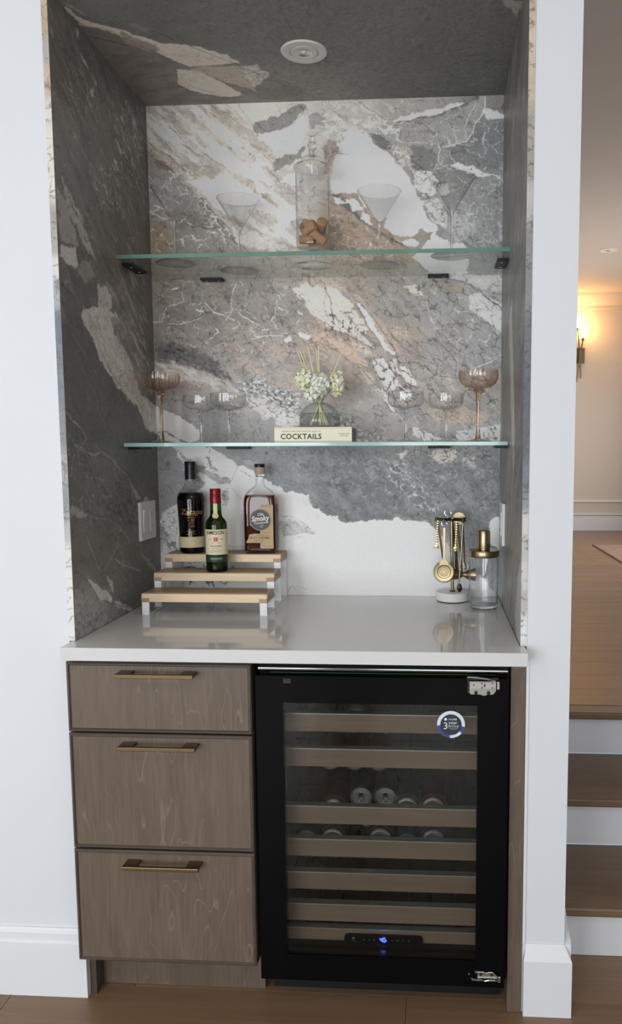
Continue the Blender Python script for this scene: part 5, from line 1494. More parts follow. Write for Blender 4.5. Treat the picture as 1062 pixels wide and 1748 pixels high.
# ---------------------------------------------------------------- reed diffuser bottle with reeds and flowers
DX, DY, DZ = .5405, .430, Z2 + .0426
M_frost = thin_glass('smoky_bottle_glass', (0.94, 0.95, 0.94), (0.62, 0.65, 0.63), 0.9, 1.5, 0.02, 2.5)
M_liq = thin_glass('pale_grey_liquid', (0.86, 0.88, 0.87), (0.75, 0.77, 0.76), 0.4, 1.33, 0.0, 3)
dv = thing('diffuser_bottle', (DX, DY, DZ), 'squat domed glass diffuser bottle half full of liquid, standing on the cream book', 'bottle')
MB().lathe([(0, .0005), (.054, .0005), (.0575, .004), (.0582, .020), (.0572, .033), (.050, .048), (.038, .060), (.023, .0685), (.0135, .0705), (.0125, .073), (.0125, .079), (.0145, .0805), (.0118, .0808)], n=56).build('glass_body', M_frost, dv, smooth=50)
MB().lathe([(0, .003), (.052, .003), (.0560, .007), (.0566, .020), (.0558, .032), (.0520, .0400), (0, .0400)], n=56).build('liquid', M_liq, dv, smooth=50)
M_reed = mat('pale_yellow_reed', (236, 228, 184), 0.7, var=0.15, vscale=60)
REEDS = [(.4745, 1.6525, .012, 'leftmost'), (.4894, 1.6491, -.010, 'second from the left'), (.4944, 1.6506, .004, 'third from the left'), (.5112, 1.6602, -.006, 'fourth from the left'),
         (.5311, 1.6567, .010, 'fourth from the right'), (.5411, 1.6631, -.004, 'tallest, third from the right'), (.6039, 1.6445, .006, 'second from the right'), (.6089, 1.6429, -.012, 'rightmost')]
for k, (rx, rz, ry, lab) in enumerate(REEDS):
    neck = Vector((DX + (rx - DX) * .09, DY + ry * .5, DZ + .078))
    top = Vector((rx, DY + ry * 1.6, rz))
    d = (neck - top)
    bot = neck + d.normalized() * (.076 / max(.2, -d.normalized().z) * .94)
    o = MB().cyl(bot, top, .00175, n=8).build('reed_stick', M_reed, None, smooth=40)
    setp(o, lab[0].upper() + lab[1:] + ' pale reed stick rising from the diffuser bottle' if False else 'pale reed stick in the diffuser, ' + lab, 'reed', 'reeds in the diffuser')

def petal_mat(name, c0, c1):
    m_ = mat(name, c0, 0.6, var=0.1)
    nt = m_.node_tree
    b = nt.nodes['Principled BSDF']
    tc = nt.nodes.new('ShaderNodeTexCoord'); nz = nt.nodes.new('ShaderNodeTexNoise'); nz.inputs['Scale'].default_value = 45
    rp = nt.nodes.new('ShaderNodeValToRGB')
    rp.color_ramp.elements[0].position = .38; rp.color_ramp.elements[1].position = .62
    rp.color_ramp.elements[0].color = lin(c0) + (1,); rp.color_ramp.elements[1].color = lin(c1) + (1,)
    nt.links.new(tc.outputs['Object'], nz.inputs['Vector']); nt.links.new(nz.outputs['Fac'], rp.inputs['Fac'])
    nt.links.new(rp.outputs['Color'], b.inputs['Base Color'])
    b.inputs['Subsurface Weight'].default_value = 0.15
    b.inputs['Subsurface Radius'].default_value = (.004, .004, .003)
    return m_
M_petg = petal_mat('green_white_petal', (238, 240, 204), (250, 250, 236))
M_petw = petal_mat('white_petal', (232, 236, 220), (246, 248, 244))
M_stem = mat('green_stem', (120, 140, 84), 0.6, var=0.1)
def flower(cx, cy, cz, rx, rz, n, material, lab, seed):
    rg = random.Random(seed)
    t = thing('hydrangea_flower', (cx, cy, cz), lab, 'flower', 'artificial flowers in the diffuser')
    mb = MB()
    for i in range(n):
        th = math.acos(1 - 2 * (i + .5) / n); ph = i * 2.39996
        d = Vector((math.sin(th) * math.cos(ph), math.sin(th) * math.sin(ph), math.cos(th)))
        c = Vector((d.x * rx, d.y * rx * .95, d.z * rz)) * rg.uniform(.8, 1.0)
        a = d.orthogonal().normalized(); b = d.cross(a)
        a0 = rg.uniform(0, PI)
        for k in range(4):
            t_ = a0 + k * PI / 2 + rg.uniform(-.25, .25)
            e = a * math.cos(t_) + b * math.sin(t_); s = d.cross(e)
            L = rg.uniform(.0120, .0170); w = L * .52
            lift = rg.uniform(.15, .6)
            p1 = c + e * L * .5 + d * L * lift * .5
            p2 = c + e * L * .92 + d * L * lift * .85
            p3 = c + e * L + d * L * lift * .7
            mb.add([c, p1 + s * w * .8, p2 + s * w * .75, p3, p2 - s * w * .75, p1 - s * w * .8, p1 + d * -.0012], [(0, 1, 6), (1, 2, 6), (2, 3, 6), (3, 4, 6), (4, 5, 6), (5, 0, 6)])
    me = MB.mesh(_rel(mb, (cx, cy, cz), False), 'petals', 60)
    o = link('petals', me, material, t)
    o['kind'] = 'stuff'
    q = Vector((DX + (cx - DX) * .12 - cx, DY - cy, DZ + .074 - cz))
    MB().tube([Vector((0, 0, -rz * .2)), q * .6 + Vector((0, 0, .004)), q, q + Vector((-(q.x) * .05, 0, -.045))], .0013, 6).build('stem', M_stem, t)
def _rel(mb, o, shift): return mb
flower(.4985, .425, 1.5700, .0215, .0235, 46, M_petg, 'left yellow-green white flower head by the leftmost reeds', 3)
flower(.5470, .408, 1.5560, .0215, .0275, 52, M_petw, 'white flower head in the middle of the diffuser bouquet', 5)
flower(.5890, .430, 1.5570, .0150, .0300, 40, M_petg, 'narrow green-white flower head at the right of the bouquet', 8)
flower(.5240, .414, 1.5280, .0150, .0130, 24, M_petw, 'small drooping white flower low at the bottle neck', 11)

# ---------------------------------------------------------------- slatted three-tier riser
M_pine = wood('pale_pine_slat', (206, 176, 138), (236, 215, 184), 0, 0.35, 40, 4, contrast=1.1, vary=0.06)
M_pine2 = wood('brown_pine_slat', (140, 116, 92), (176, 150, 122), 0, 0.35, 40, 4, vary=0.1)  # top slats darkened, standing in for the dark wall they reflect
M_pinet = wood('brown_slat_end', (150, 122, 92), (190, 160, 126), 1, 0.5, 90, 8, contrast=0.9, vary=0.1)
M_white = mat('white_lacquered_metal', (236, 238, 240), 0.35, var=0.01)
RX0, RX1 = .0520, .4060
rs = thing('tiered_riser', (RX0, .300, ZC), 'three-step slatted pine display riser with white legs, carrying the bottles', 'riser')
TIER = [(.300, .974), (.402, 1.0165), (.504, 1.0580)]
for k, (y0, zt) in enumerate(TIER):
    dep = .100 if k < 2 else .103
    xo = 0.0
    n = 4
    wd = (dep - .0055 * (n - 1)) / n
    for j in range(n):
        ya = y0 + j * (wd + .0055)
        MB(rs).box(RX0, RX1, ya, ya + wd, zt - .0235, zt).build('slat', M_pine if j == 0 else M_pine2, rs, bevel=.0008, seg=1)
    for xa in (RX0, RX1 - .022):
        MB(rs).box(xa - .0005, xa + .0225, y0 - .0006, y0 + dep, zt - .0240, zt - .0125).build('end_cleat', M_pinet, rs)
for k, (y0, zt) in enumerate(TIER):
    zb = ZC if k == 0 else TIER[k - 1][1]
    for xa in (RX0 + .0005, RX1 - .0205):
        ylo = y0 + .002 if k == 0 else y0 - .0215 + .0005
        yy = y0 + .001
        if k == 0:
            MB(rs).box(xa, xa + .020, yy, yy + .006, zb, zt - .024).build('leg', M_white, rs)
        else:
            # post stands on the sled behind the tier in front
            MB(rs).box(xa, xa + .020, yy, yy + .006, ZC + .004, zt - .024).build('leg', M_white, rs)
for xa in (RX0 + .0005, RX1 - .0205):
    MB(rs).box(xa, xa + .020, .594, .600, ZC + .004, 1.0335).build('leg', M_white, rs)
    MB(rs).box(xa, xa + .020, .307, .600, ZC, ZC + .004).build('sled', M_white, rs)

# ---------------------------------------------------------------- bottles
M_clearb = thin_glass('clear_bottle_glass', (0.97, 0.975, 0.97), (0.45, 0.48, 0.47), 1.0, 1.5, 0.0, 3.0)
M_rum = thin_glass('dark_rum', (0.035, 0.010, 0.004), (0.01, 0.004, 0.002), 0.5, 1.36, 0.0, 3)
M_amb = thin_glass('amber_liquor', (0.46, 0.15, 0.045), (0.20, 0.045, 0.012), 0.6, 1.36, 0.0, 2.5)
M_greenb = thin_glass('green_bottle_glass', (0.22, 0.42, 0.10), (0.02, 0.06, 0.015), 1.0, 1.5, 0.0, 2)
M_gl = thin_glass('green_bottle_liquor', (0.62, 0.58, 0.22), (0.2, 0.2, 0.05), 0.3, 1.36, 0.0, 2.5)
M_cap = mat('black_capsule', (24, 26, 32), 0.32, var=0.1)
M_gold2 = mat('gold_print', (196, 158, 104), 0.35, 0.7, var=0.05)
M_copper = mat('copper_print', (188, 110, 70), 0.4, 0.5, var=0.05)
M_blabel = mat('black_label_print', (14, 12, 14), 0.3, var=0.05)

B1 = thing('rum_bottle', (.1235, .548, 1.058), 'tall dark rum bottle with gold script and cream woven band on the top tier', 'bottle')
prof = [(0, .004), (.020, .003), (.034, 0), (.0370, .0015), (.0380, .006), (.0382, .018), (.0384, .052), (.0400, .100), (.0425, .148), (.0430, .162), (.0420, .172), (.0380, .182), (.0310, .191), (.0235, .201), (.0185, .211), (.0165, .221), (.0162, .232)]
MB().lathe(prof, n=56).build('glass_body', M_clearb, B1, smooth=50)
MB().lathe([(0, .006), (.034, .003), (.0364, .008), (.0368, .052), (.0385, .100), (.0410, .148), (.0415, .162), (.0405, .171), (.0365, .1805), (.0340, .1840), (0, .1840)], n=56).build('liquor', M_rum, B1, smooth=50)
MB().lathe([(.0162, .225), (.0172, .2262), (.0168, .262), (.0170, .2640), (.0170, .278), (.0160, .2795), (0, .2797)], n=40).build('capsule', M_cap, B1, smooth=35)
MB().lathe([(.0166, .2225), (.0172, .2230), (.0172, .2258), (.0166, .2262)], n=40).build('copper_ring', M_copper, B1)
m = MB()
# woven palm band: strips standing proud in a herringbone
m.lathe([(.0384, .0185), (.0392, .0190), (.0392, .0510), (.0384, .0515)], n=56)
for r in range(9):
    z0 = .0200 + r * .0034
    for i in range(48):
        a0 = 2 * PI * (i + (.5 if r % 2 else 0)) / 48; a1 = a0 + 2 * PI / 48 * .86
        R0, R1_ = .0391, .0396
        sk = .0012 if r % 2 else -.0012
        vs = []
        for aa, dz in ((a0, -sk), (a1, sk)):
            for zz in (z0, z0 + .0030):
                vs.append((R1_ * math.cos(aa), R1_ * math.sin(aa), zz + dz))
        m.add(vs, [(0, 2, 3, 1)])
M_straw = mat('woven_palm_straw', (222, 208, 172), 0.7, var=0.15, vscale=120)
m.build('woven_band', M_straw, B1)
F1 = lambda z0: (lambda a, b: ((.0405 + max(0, (b + z0 - .085)) * .045) * math.sin(a / .041 + .28), -(.0405 + max(0, (b + z0 - .085)) * .045) * math.cos(a / .041 + .28), z0 + b))
lettering([('Zacapa', 0, 0, .0235, dict(shear=.3, bold=.0001)), ('Ron', -.004, .0125, .0075, dict(shear=.3))], F1(.1275), M_gold2, B1)
m = MB()
bx = [(-.020 + .040 * k / 16) for k in range(17)]
up_ = [F1(.1275)(x, -.0085 - .0025 * math.sin((x + .02) / .04 * PI)) for x in bx]
m.tube([Vector(q) * 1.0 for q in up_], .0005, 5).build('flourish', M_gold2, B1)
lettering([('CENTENARIO', 0, .0045, .0045), ('N', -.0085, -.004, .006), ('23', .004, -.004, .0115, dict(bold=.0002)), ('SOLERA', 0, -.0125, .0048)], F1(.1060), M_copper, B1)
lettering([('RON DE GUATEMALA', 0, 0, .0030), ('GRAN RESERVA', 0, -.0050, .0030), ('PRODUCT OF GUATEMALA', 0, -.0100, .0026)], F1(.0700), M_gold2, B1)
m = MB()
for q in (-.006, 0, .006):
    c_ = Vector(F1(.0845)(q, 0))
    n_ = Vector((c_.x, c_.y, 0)).normalized()
    m.tube([c_ + n_ * .0004 + Vector((-n_.y, n_.x, 0)) * .0026 * math.cos(t_) + Vector((0, 0, .0034 * math.sin(t_))) for t_ in [2 * PI * k / 12 for k in range(12)]], .0005, 5, True)
m.build('medal_emblem', M_gold2, B1)

B2 = thing('whiskey_bottle', (.2275, .447, 1.0165), 'small green whiskey bottle with cream label and red cap on the middle tier', 'bottle')
MB().lathe([(0, .004), (.022, .003), (.0285, 0), (.0305, .002), (.0312, .008), (.0312, .128), (.0310, .138), (.0292, .147), (.0245, .154), (.0195, .160), (.0172, .166), (.0163, .180), (.0155, .205)], n=56).build('glass_body', M_greenb, B2, smooth=50)
MB().lathe([(0, .006), (.028, .004), (.0298, .010), (.0298, .128), (.0296, .137), (.0280, .1455), (.0232, .1530), (.0182, .1590), (.016, .166), (.0152, .178), (0, .178)], n=48).build('liquor', M_gl, B2, smooth=50)
M_red = mat('deep_red_foil', (128, 22, 34), 0.28, 0.3, var=0.06)
MB().lathe([(.0155, .1995), (.0163, .2000), (.0162, .228), (.0158, .2290), (.0160, .2300), (.0158, .2415), (.0150, .2430), (0, .2432)], n=40).build('cap', M_red, B2, smooth=35)
YW = .20
lb = cyl_patch(.0315, YW - 1.42, YW + 1.50, .0515, .1255, M_paper, B2, 'label')
lettering([('JAMESON', -.002, .0275, .0158, dict(bold=.00022, xs=.86))], cyl_map(.0322, .0885, YW), M_ink, lb)
M_redp = mat('red_print', (196, 84, 72), 0.5, var=0.1)
lettering([('EST', -.0165, .0085, .0048), ('1780', .0160, .0085, .0048), ('TRIPLE DISTILLED', 0, -.0115, .0044, dict(bold=.0001)), ('IRISH WHISKEY', 0, -.0185, .0030), ('BOTTLED IN IRELAND', 0, -.0235, .0026), ('ESTABLISHED SINCE 1780', 0, -.0280, .0030)], cyl_map(.0322, .0885, YW), M_ink, lb)
m = MB()
f_ = cyl_map(.0322, .0965, YW)
for (a, b, w, h_) in ((0, 0, .0062, .0062),):
    q = [-1, -.5, 0, .5, 1]
    m.add([f_(a + w * k, b + h_ * s) for s in (-1, 1) for k in q], [(k, k + 1, k + 6, k + 5) for k in range(4)])
m.build('crest', M_redp, lb)
lettering([('J', 0, .0012, .0085), ('SINE METU', 0, -.0046, .0022)], cyl_map(.0325, .0965, YW), M_paper, lb)
for sg in (-1, 1):
    m = MB()
    q = [f_(sg * .007, -.0105), f_(sg * .0105, -.0085), f_(sg * .0095, -.0120)]
    m.add(q, [(0, 1, 2)])
    m.build('leaf_emblem', M_ink, lb)
M_dkg = mat('dark_green_paper', (34, 62, 54), 0.5, var=0.05)
bd = cyl_patch(.0315, YW - 1.45, YW + 1.5, .0305, .0475, M_dkg, B2, 'lower_band')
M_pale = mat('pale_print', (190, 200, 186), 0.5, var=0.02)
lettering([('TRIPLE DISTILLED', 0, .001, .0048, dict(bold=.0001))], cyl_map(.0322, .0390, YW), M_pale, bd)
ns = cyl_patch(.0172, YW - .33, YW + .33, .1700, .2000, M_paper, B2, 'neck_strip')
MB().lathe([(0, -.0006), (.0088, -.0006), (.0088, .0006), (0, .0006)], (.0205 * math.sin(YW), -.0205 * math.cos(YW), .1650), 24, 'y').build('seal', M_paper, ns)
MB().tube([(.0210 * math.sin(YW) + .0058 * math.cos(t_), -.0210 * math.cos(YW) - .0008, .1650 + .0058 * math.sin(t_)) for t_ in [2 * PI * k / 18 for k in range(18)]], .0006, 5, True).build('seal_ring', M_redp, ns)
lettering([('J', 0, 0, .0065)], lambda a, b: (.0210 * math.sin(YW) + a, -.0210 * math.cos(YW) - .0008, .1650 + b), M_redp, ns)

B3 = thing('flask_bottle', (.3378, .548, 1.058), 'rectangular amber whiskey flask bottle with kraft label, right on the top tier', 'bottle')
def flask(rings, n=64):
    m_ = MB()
    vs, fs = [], []
    for h_, a_, b_, e_ in rings:
        for i in range(n):
            t_ = 2 * PI * i / n
            c_, s_ = math.cos(t_), math.sin(t_)
            vs.append((a_ * math.copysign(abs(c_) ** (2 / e_), c_), b_ * math.copysign(abs(s_) ** (2 / e_), s_), h_))
    for k in range(len(rings) - 1):
        for i in range(n):
            j = (i + 1) % n
            fs.append((k * n + i, k * n + j, (k + 1) * n + j, (k + 1) * n + i))
    fs.append(tuple(range(n - 1, -1, -1)))
    m_.add(vs, fs)
    return m_, n, len(rings)
R3_ = [(0, .044, .022, 7), (.003, .0475, .0245, 7), (.010, .0485, .0255, 7), (.150, .0490, .0258, 7), (.165, .0482, .0256, 6), (.178, .0445, .0245, 5), (.189, .0360, .0215, 4), (.197, .0250, .0175, 3), (.204, .0160, .0140, 2.3), (.212, .0126, .0124, 2), (.236, .0120, .0120, 2)]
flask(R3_)[0].build('glass_body', M_clearb, B3, smooth=50)
L3 = [(.006, .0425, .0205, 7), (.010, .0462, .0232, 7), (.150, .0470, .0238, 7), (.164, .0464, .0236, 6), (.1725, .0445, .0232, 5), (.1765, .0430, .0228, 5)]
m_, n_, k_ = flask(L3)
m_.f.append(tuple((k_ - 1) * n_ + j for j in range(n_)))
m_.build('liquor', M_amb, B3, smooth=50)
MB().lathe([(.0120, .233), (.0138, .2345), (.0138, .239), (.0122, .2405)], n=36).build('neck_ring', M_solid, B3, smooth=40)
M_corkc = mat('pale_cork_collar', (176, 160, 136), 0.6, var=0.1, vscale=80)
MB().lathe([(0, .2400), (.0140, .2405), (.0150, .2420), (.0152, .2610), (0, .2615)], n=36).build('stopper_collar', M_corkc, B3, smooth=35)
MB().lathe([(0, .2612), (.0155, .2614), (.0155, .2705), (.0148, .2715), (0, .2716)], n=36).build('stopper_top', M_cap, B3, smooth=35)
M_kraft = mat('kraft_paper', (198, 172, 136), 0.75, var=0.12, vscale=90)
M_slate = mat('slate_grey_print', (74, 78, 80), 0.5, var=0.05)
yF = -.0262
kl = MB().prism([(.0035, .0160), (.0440, .0160), (.0440, .1490), (.0070, .1490), (.0045, .1420)], yF - .0004, yF).build('kraft_label', M_kraft, B3)
MB().prism([(-.0290, .0590), (-.0175, .0600), (-.0170, .0615), (.0440, .0600), (.0440, .0330), (-.0400, .0330), (-.0370, .0400), (-.0340, .0430)], yF - .0008, yF - .0003).build('state_shaped_label', M_kraft, kl)
MB().lathe([(0, -.0003), (.0330, -.0003), (.0330, .0003), (0, .0003)], (.0050, yF - .0008, .1030), 48, 'y').build('round_label', M_slate, kl)
M_lt = mat('cream_print', (222, 218, 206), 0.5, var=0.02)
m = MB().tube([(.0050 + .0315 * math.cos(t_), yF - .0012, .1030 + .0315 * math.sin(t_)) for t_ in [2 * PI * k / 48 for k in range(48)]], .0004, 5, True)
m.build('label_ring', M_lt, kl)
fm = lambda a, b: (.0050 + a, yF - .0014, .1030 + b)
lettering([('Ole', .0005, .0165, .0125, dict(shear=.2, bold=.0002, rot=.08)), ('Smoky', -.0005, .0040, .0215, dict(shear=.15, bold=.0007, rot=.10, xs=.92)), ('Tennessee', .0020, -.0085, .0105, dict(shear=.15, bold=.0001, rot=.10)), ('*', .0008, -.0200, .012), ('*', .0070, -.0190, .012), ('*', .0030, -.0240, .012)], fm, M_lt, kl)
lettering([('SALTY CARAMEL', .0020, .0030, .0098, dict(bold=.00005, xs=.88)), ('WHISKEY FLAVORED', .0010, -.0045, .0036), ('MADE IN TENNESSEE', .0010, -.0090, .0026), ('TENNESSEE WHISKEY', .0110, .0110, .0040)], lambda a, b: (.0005 + a, yF - .0012, .0455 + b), M_tc, kl)
lettering([('HERITAGE IN A JAR', .0240, .1445, .0036), ('DISTILLED IN TN', .0240, .0640, .0034), ('750 ML', .0130, .0240, .0030), ('60 PROOF', .0330, .0240, .0030)], lambda a, b: (a, yF - .0010, b), M_tc, kl)
sl_ = MB().box(.0488, .0496, -.0180, .0180, .0100, .1500).build('side_label', M_slate, B3)
lettering([('SALTY CARAMEL', 0, 0, .0115, dict(bold=.0001))], lambda a, b: (.0499, -.0015 + b, .0650 - a), M_kraft, sl_)
m = MB().tube([(.0498, .000 + .009 * math.cos(t_), .1340 + .009 * math.sin(t_)) for t_ in [2 * PI * k / 24 for k in range(24)]], .0006, 5, True)
m.build('side_emblem', M_ink, sl_)

# ---------------------------------------------------------------- bar tool stand
M_pgold = mat('pale_satin_gold', (220, 202, 160), 0.5, 0.6, var=0.05)
M_marb = mat('white_marble_base', (234, 234, 232), 0.3, var=0.03, vscale=20)
ts = thing('bar_tool_stand', (.9235, .548, ZC), 'round white marble base with a bronze post and hooked arms, right of the counter', 'stand')
MB().lathe([(0, 0), (.0465, 0), (.0480, .0010), (.0480, .0025), (0, .0025)], n=48).build('foot_pad', M_blackm, ts)
MB().lathe([(0, .0025), (.0485, .0025), (.0500, .0040), (.0500, .0265), (.0488, .0280), (0, .0280)], n=56).build('base', M_marb, ts, smooth=35)
MB().lathe([(0, .028), (.009, .028), (.009, .030), (.0055, .0315), (0, .0315)], n=20).build('collar', M_brassd, ts)
MB().cyl((0, 0, .030), (-.0042, 0, .248), .0048, n=16).build('post', M_brass, ts, smooth=40)
m = MB()
tz = .2475
arms = [(-.0440, .0000), (.0380, .0000), (-.0240, -.0300), (.0330, -.0260), (.0100, .0360)]
for ax, ay in arms:
    d_ = Vector((ax, ay, 0)).normalized()
    m.tube([(-.0042, 0, tz), (ax * .85 - .0042, ay * .85, tz), (ax - .0042, ay, tz + .002)], [.0042, .0042, .0036], 10)
    m.lathe([(0, -.0065), (.0050, -.0060), (.0050, .0060), (0, .0065)], (ax - .0042, ay, tz), 10)
m.lathe([(0, -.006), (.0075, -.006), (.0075, .006), (0, .007)], (-.0042, 0, tz), 16)
m.build('hooked_arms', M_brassd, ts, smooth=40)
def ring(c, r, w=.0007, tilt=0.0, n=20):
    return [(c[0] + r * math.cos(t_), c[1] + r * math.sin(t_) * math.sin(tilt), c[2] + r * math.sin(t_) * math.cos(tilt)) for t_ in [2 * PI * k / n for k in range(n)]]
def tool(name, lab, cat):
    return thing(name, (.9235, .548, ZC), lab, cat)
# strainer
s1 = tool('strainer', 'brass cocktail strainer with a coiled spring rim, hanging at the front of the stand', 'strainer')
sx, sy, sz = -.0262, -.036, .0930
MB().lathe([(0, .0012), (.013, .0012), (.014, -.001), (.019, -.0012), (.0205, .0005), (.0265, .001), (.0280, 0), (.0280, -.0012), (.0205, -.0008), (.0185, -.0026), (.0135, -.0024), (.0125, 0), (0, 0)], (sx, sy, sz), 48, 'y').build('plate', M_brass, s1, smooth=30)
m = MB()
for k in range(26):
    t_ = 2 * PI * k / 26; r_ = .0036 + .0062 * math.sqrt((k % 13 + 1) / 13)
    m.lathe([(0, -.0003), (.0009, -.0003), (.0009, .0003), (0, .0003)], (sx + r_ * math.cos(t_ * 3.1), sy - .0004, sz + r_ * math.sin(t_ * 3.1)), 6, 'y')
m.build('strainer_holes', M_brassd, s1)
m = MB()
pts = []
for k in range(0, 62 * 8 + 1):
    t_ = math.radians(118) + math.radians(304) * k / (62 * 8)
    ph = 2 * PI * k / 8
    rr = .0305 + .0028 * math.cos(ph)
    pts.append((sx + rr * math.cos(t_), sy + .0028 * math.sin(ph), sz + rr * math.sin(t_)))
m.tube(pts, .00055, 4).build('spring', M_brass, s1, smooth=60)
m = MB()
m.prism([(sx - .0040, sz + .026), (sx + .0040, sz + .026), (sx + .0036, .226), (sx - .0036, .226)], sy - .001, sy + .001)
m.prism([(sx - .016, sz + .020), (sx + .016, sz + .020), (sx + .011, sz + .034), (sx + .0042, sz + .038), (sx - .0042, sz + .038), (sx - .011, sz + .034)], sy - .0012, sy + .0012)
m.build('handle', M_brass, s1, bevel=.0006)
MB().tube(ring((sx, sy + .002, .2385), .0080), .0010, 6, True).build('hanging_ring', M_chrome, s1, smooth=60)
# two little gold picks with scalloped ends
def pick(lab, x, y, first=[]):
    t = tool('cocktail_tongs', lab, 'tongs')
    t['group'] = 'gold ice tongs on the stand'
    m = MB()
    m.prism([(x - .0022, .2440), (x + .0022, .2440), (x + .0012 - .0030, .172), (x - .0012 - .0040, .172)], y - .001, y + .001)
    for k in range(9):
        z_ = .2400 - k * .0075
        m.lathe([(0, -.0012), (.0028, 0), (0, .0012)], (x - .0030 * k / 9, y - .0012, z_), 8, 'y')
    m.build('arm', M_gold, t)
    m = MB()
    cx_, cz_ = x - .0036, .1650
    m.lathe([(0, -.002), (.0055, -.0012), (.0062, .001), (0, .0022)], (cx_, y, cz_), 14, 'y')
    for k in range(9):
        a_ = -PI * .95 + PI * .9 * k / 8 + .0
        m.cyl((cx_ + .004 * math.cos(a_), y, cz_ + .004 * math.sin(a_)), (cx_ + .0092 * math.cos(a_), y - .001, cz_ + .0092 * math.sin(a_)), .0013, .0006, n=6)
    m.build('claw', M_gold, t)
pick('gold ice tongs with a claw tip hanging at the far left of the stand', -.0452, -.004)
pick('gold ice tongs with a claw tip hanging in the middle of the stand', .0105, -.040)
# bar spoon
t = tool('bar_spoon', 'long brass bar spoon with a small oval bowl, hanging right of the post', 'spoon')
m = MB().tube([(.0290, -.030, .2400), (.0260, -.032, .170), (.0215, -.034, .110), (.0190, -.035, .0590)], [.0022, .0030, .0030, .0020], 10)
m.build('handle', M_brass, t, smooth=50)
m = MB()
m.lathe([(0, -.0035), (.0045, -.0028), (.0075, 0), (.0068, .0004), (.0040, -.0018), (0, -.0022)], (0, 0, 0), 24, 'y')
m.v = [(x * 1.0 + .0200, y - .035, z * 1.75 + .0450) for x, y, z in m.v]
m.build('bowl', M_brassd, t, smooth=50)
# dark flat opener
t = tool('bottle_opener', 'dark bronze flat opener slanting behind the strainer handle', 'opener')
MB().obox((-.0365, .004, .180), (.0030, 0, .0006), (0, .0015, 0), (-.0075, 0, .0520)).build('blade', M_brassd, t, bevel=.0006)
t = tool('muddler', 'dark bronze rod leaning behind the post of the stand', 'muddler')
MB().tube([(-.001, .012, .238), (.010, .015, .150), (.014, .016, .070)], [.003, .0042, .0055], 12).build('rod', M_brassd, t, smooth=50)
t = tool('twisted_stirrer', 'slim bronze stirrer with hooked end, hanging right of the bar spoon', 'stirrer')
MB().tube([(.030, .010, .2400), (.034, .008, .170), (.036, .006, .118), (.0405, .004, .104), (.040, .004, .096), (.036, .004, .097)], .0020, 8).build('rod', M_brassd, t, smooth=50)
# jigger, hung on its side behind
t = tool('jigger', 'brass double jigger hanging sideways behind the glass shaker', 'jigger')
m = MB().lathe([(.0155, -.030), (.0165, -.030), (.0135, -.012), (.0062, -.001), (.0062, .001), (.0150, .014), (.0200, .037), (.0192, .037), (.0140, .014), (.0050, .001), (.0050, -.001), (.0125, -.012)], (.0330, .016, .0770), 40, 'x')
m.build('cups', M_brass, t, smooth=40)
MB().cyl((.0300, .012, .0830), (.0150, .006, .2380), .0018, n=8).build('hanger', M_brassd, t, smooth=50)
# round disc and rings
t = tool('round_press', 'pale gold round disc behind the right arm at the top of the stand', 'press')
MB().lathe([(0, -.002), (.0190, -.002), (.0195, -.0015), (.0195, .0015), (.0190, .002), (0, .002)], (.0190, .020, .2480), 40, 'y').build('disc', M_pgold, t)
t = tool('ring_loop', 'steel ring standing up at the top of the tool stand', 'ring')
MB().tube(ring((-.0153, -.004, .2680), .0098), .0010, 6, True).tube(ring((-.0085, -.006, .2500), .0085), .0010, 6, True).build('loop', M_chrome, t, smooth=60)

# ---------------------------------------------------------------- glass shaker
sk = thing('cocktail_shaker', (1.0105, .446, ZC), 'clear glass cocktail shaker with a brass lid and cap, beside the right marble wall', 'shaker')
MB().lathe([(0, .0005), (.036, .0005), (.0400, .003), (.0412, .010), (.0425, .080), (.0432, .150), (.0422, .1505), (.0415, .080), (.0402, .016), (.036, .011), (0, .0105)], n=64).build('glass_body', M_glass2, sk, smooth=45)
MB().lathe([(0, .0012), (.036, .0012), (.0390, .004), (.0396, .0100), (.036, .0104), (0, .0100)], n=56).build('glass_bottom', M_solid, sk, smooth=45)
ld = MB().lathe([(0, .1490), (.0415, .1490), (.0440, .1505), (.0446, .1530), (.0446, .1665), (.0436, .1685), (.0200, .1700), (0, .1700)], n=64).build('lid', M_brass, sk, smooth=35)
MB().lathe([(0, .1700), (.0165, .1702), (.0165, .1735), (.0182, .1740), (.0184, .1760), (.0178, .2200), (.0165, .2245), (.0140, .2265), (0, .2270)], n=48).build('cap', M_brass, ld, smooth=35)
lettering([('SHAKE', 0, .022, .0042), ('8oz', .006, -.095, .0055)], cyl_map(.0429, .118, .05), M_pale, sk) if False else None

# ---------------------------------------------------------------- switch plate, outlet, downlights
sp = thing('switch_plate', (.0005, .492, 1.162), 'white two-gang plate with a rocker switch and an outlet on the left marble wall', 'switch')
def plateL(parent, sgn, x0, th):
    pass
MB().box(0, .0085, -.0615, .0615, -.0570, .0570).build('cover', M_plast, sp, bevel=.0012)
MB().box(.0080, .0100, -.0440, -.0105, -.0335, .0335).build('rocker_frame', M_plast, sp, bevel=.0006)
MB().prism([(.0095, -.0325), (.0098, .0), (.0128, .0325), (.0090, .0325), (.0090, -.0325)], -.0428, -.0118, 'xz').build('rocker', M_plast, sp)
ou = MB().box(.0080, .0100, .0110, .0445, -.0335, .0335).build('outlet_face', M_plast, sp, bevel=.0006)
for zc in (-.0175, .0175):
    MB().box(.0099, .0104, .0210, .0222, zc - .0045, zc + .0045).build('outlet_slot', M_blackm, ou)
    MB().box(.0099, .0104, .0320, .0332, zc - .0035, zc + .0035).build('outlet_slot', M_blackm, ou)
    MB().box(.0099, .0104, .0260, .0285, zc - .0105, zc - .0080).build('outlet_slot', M_blackm, ou)
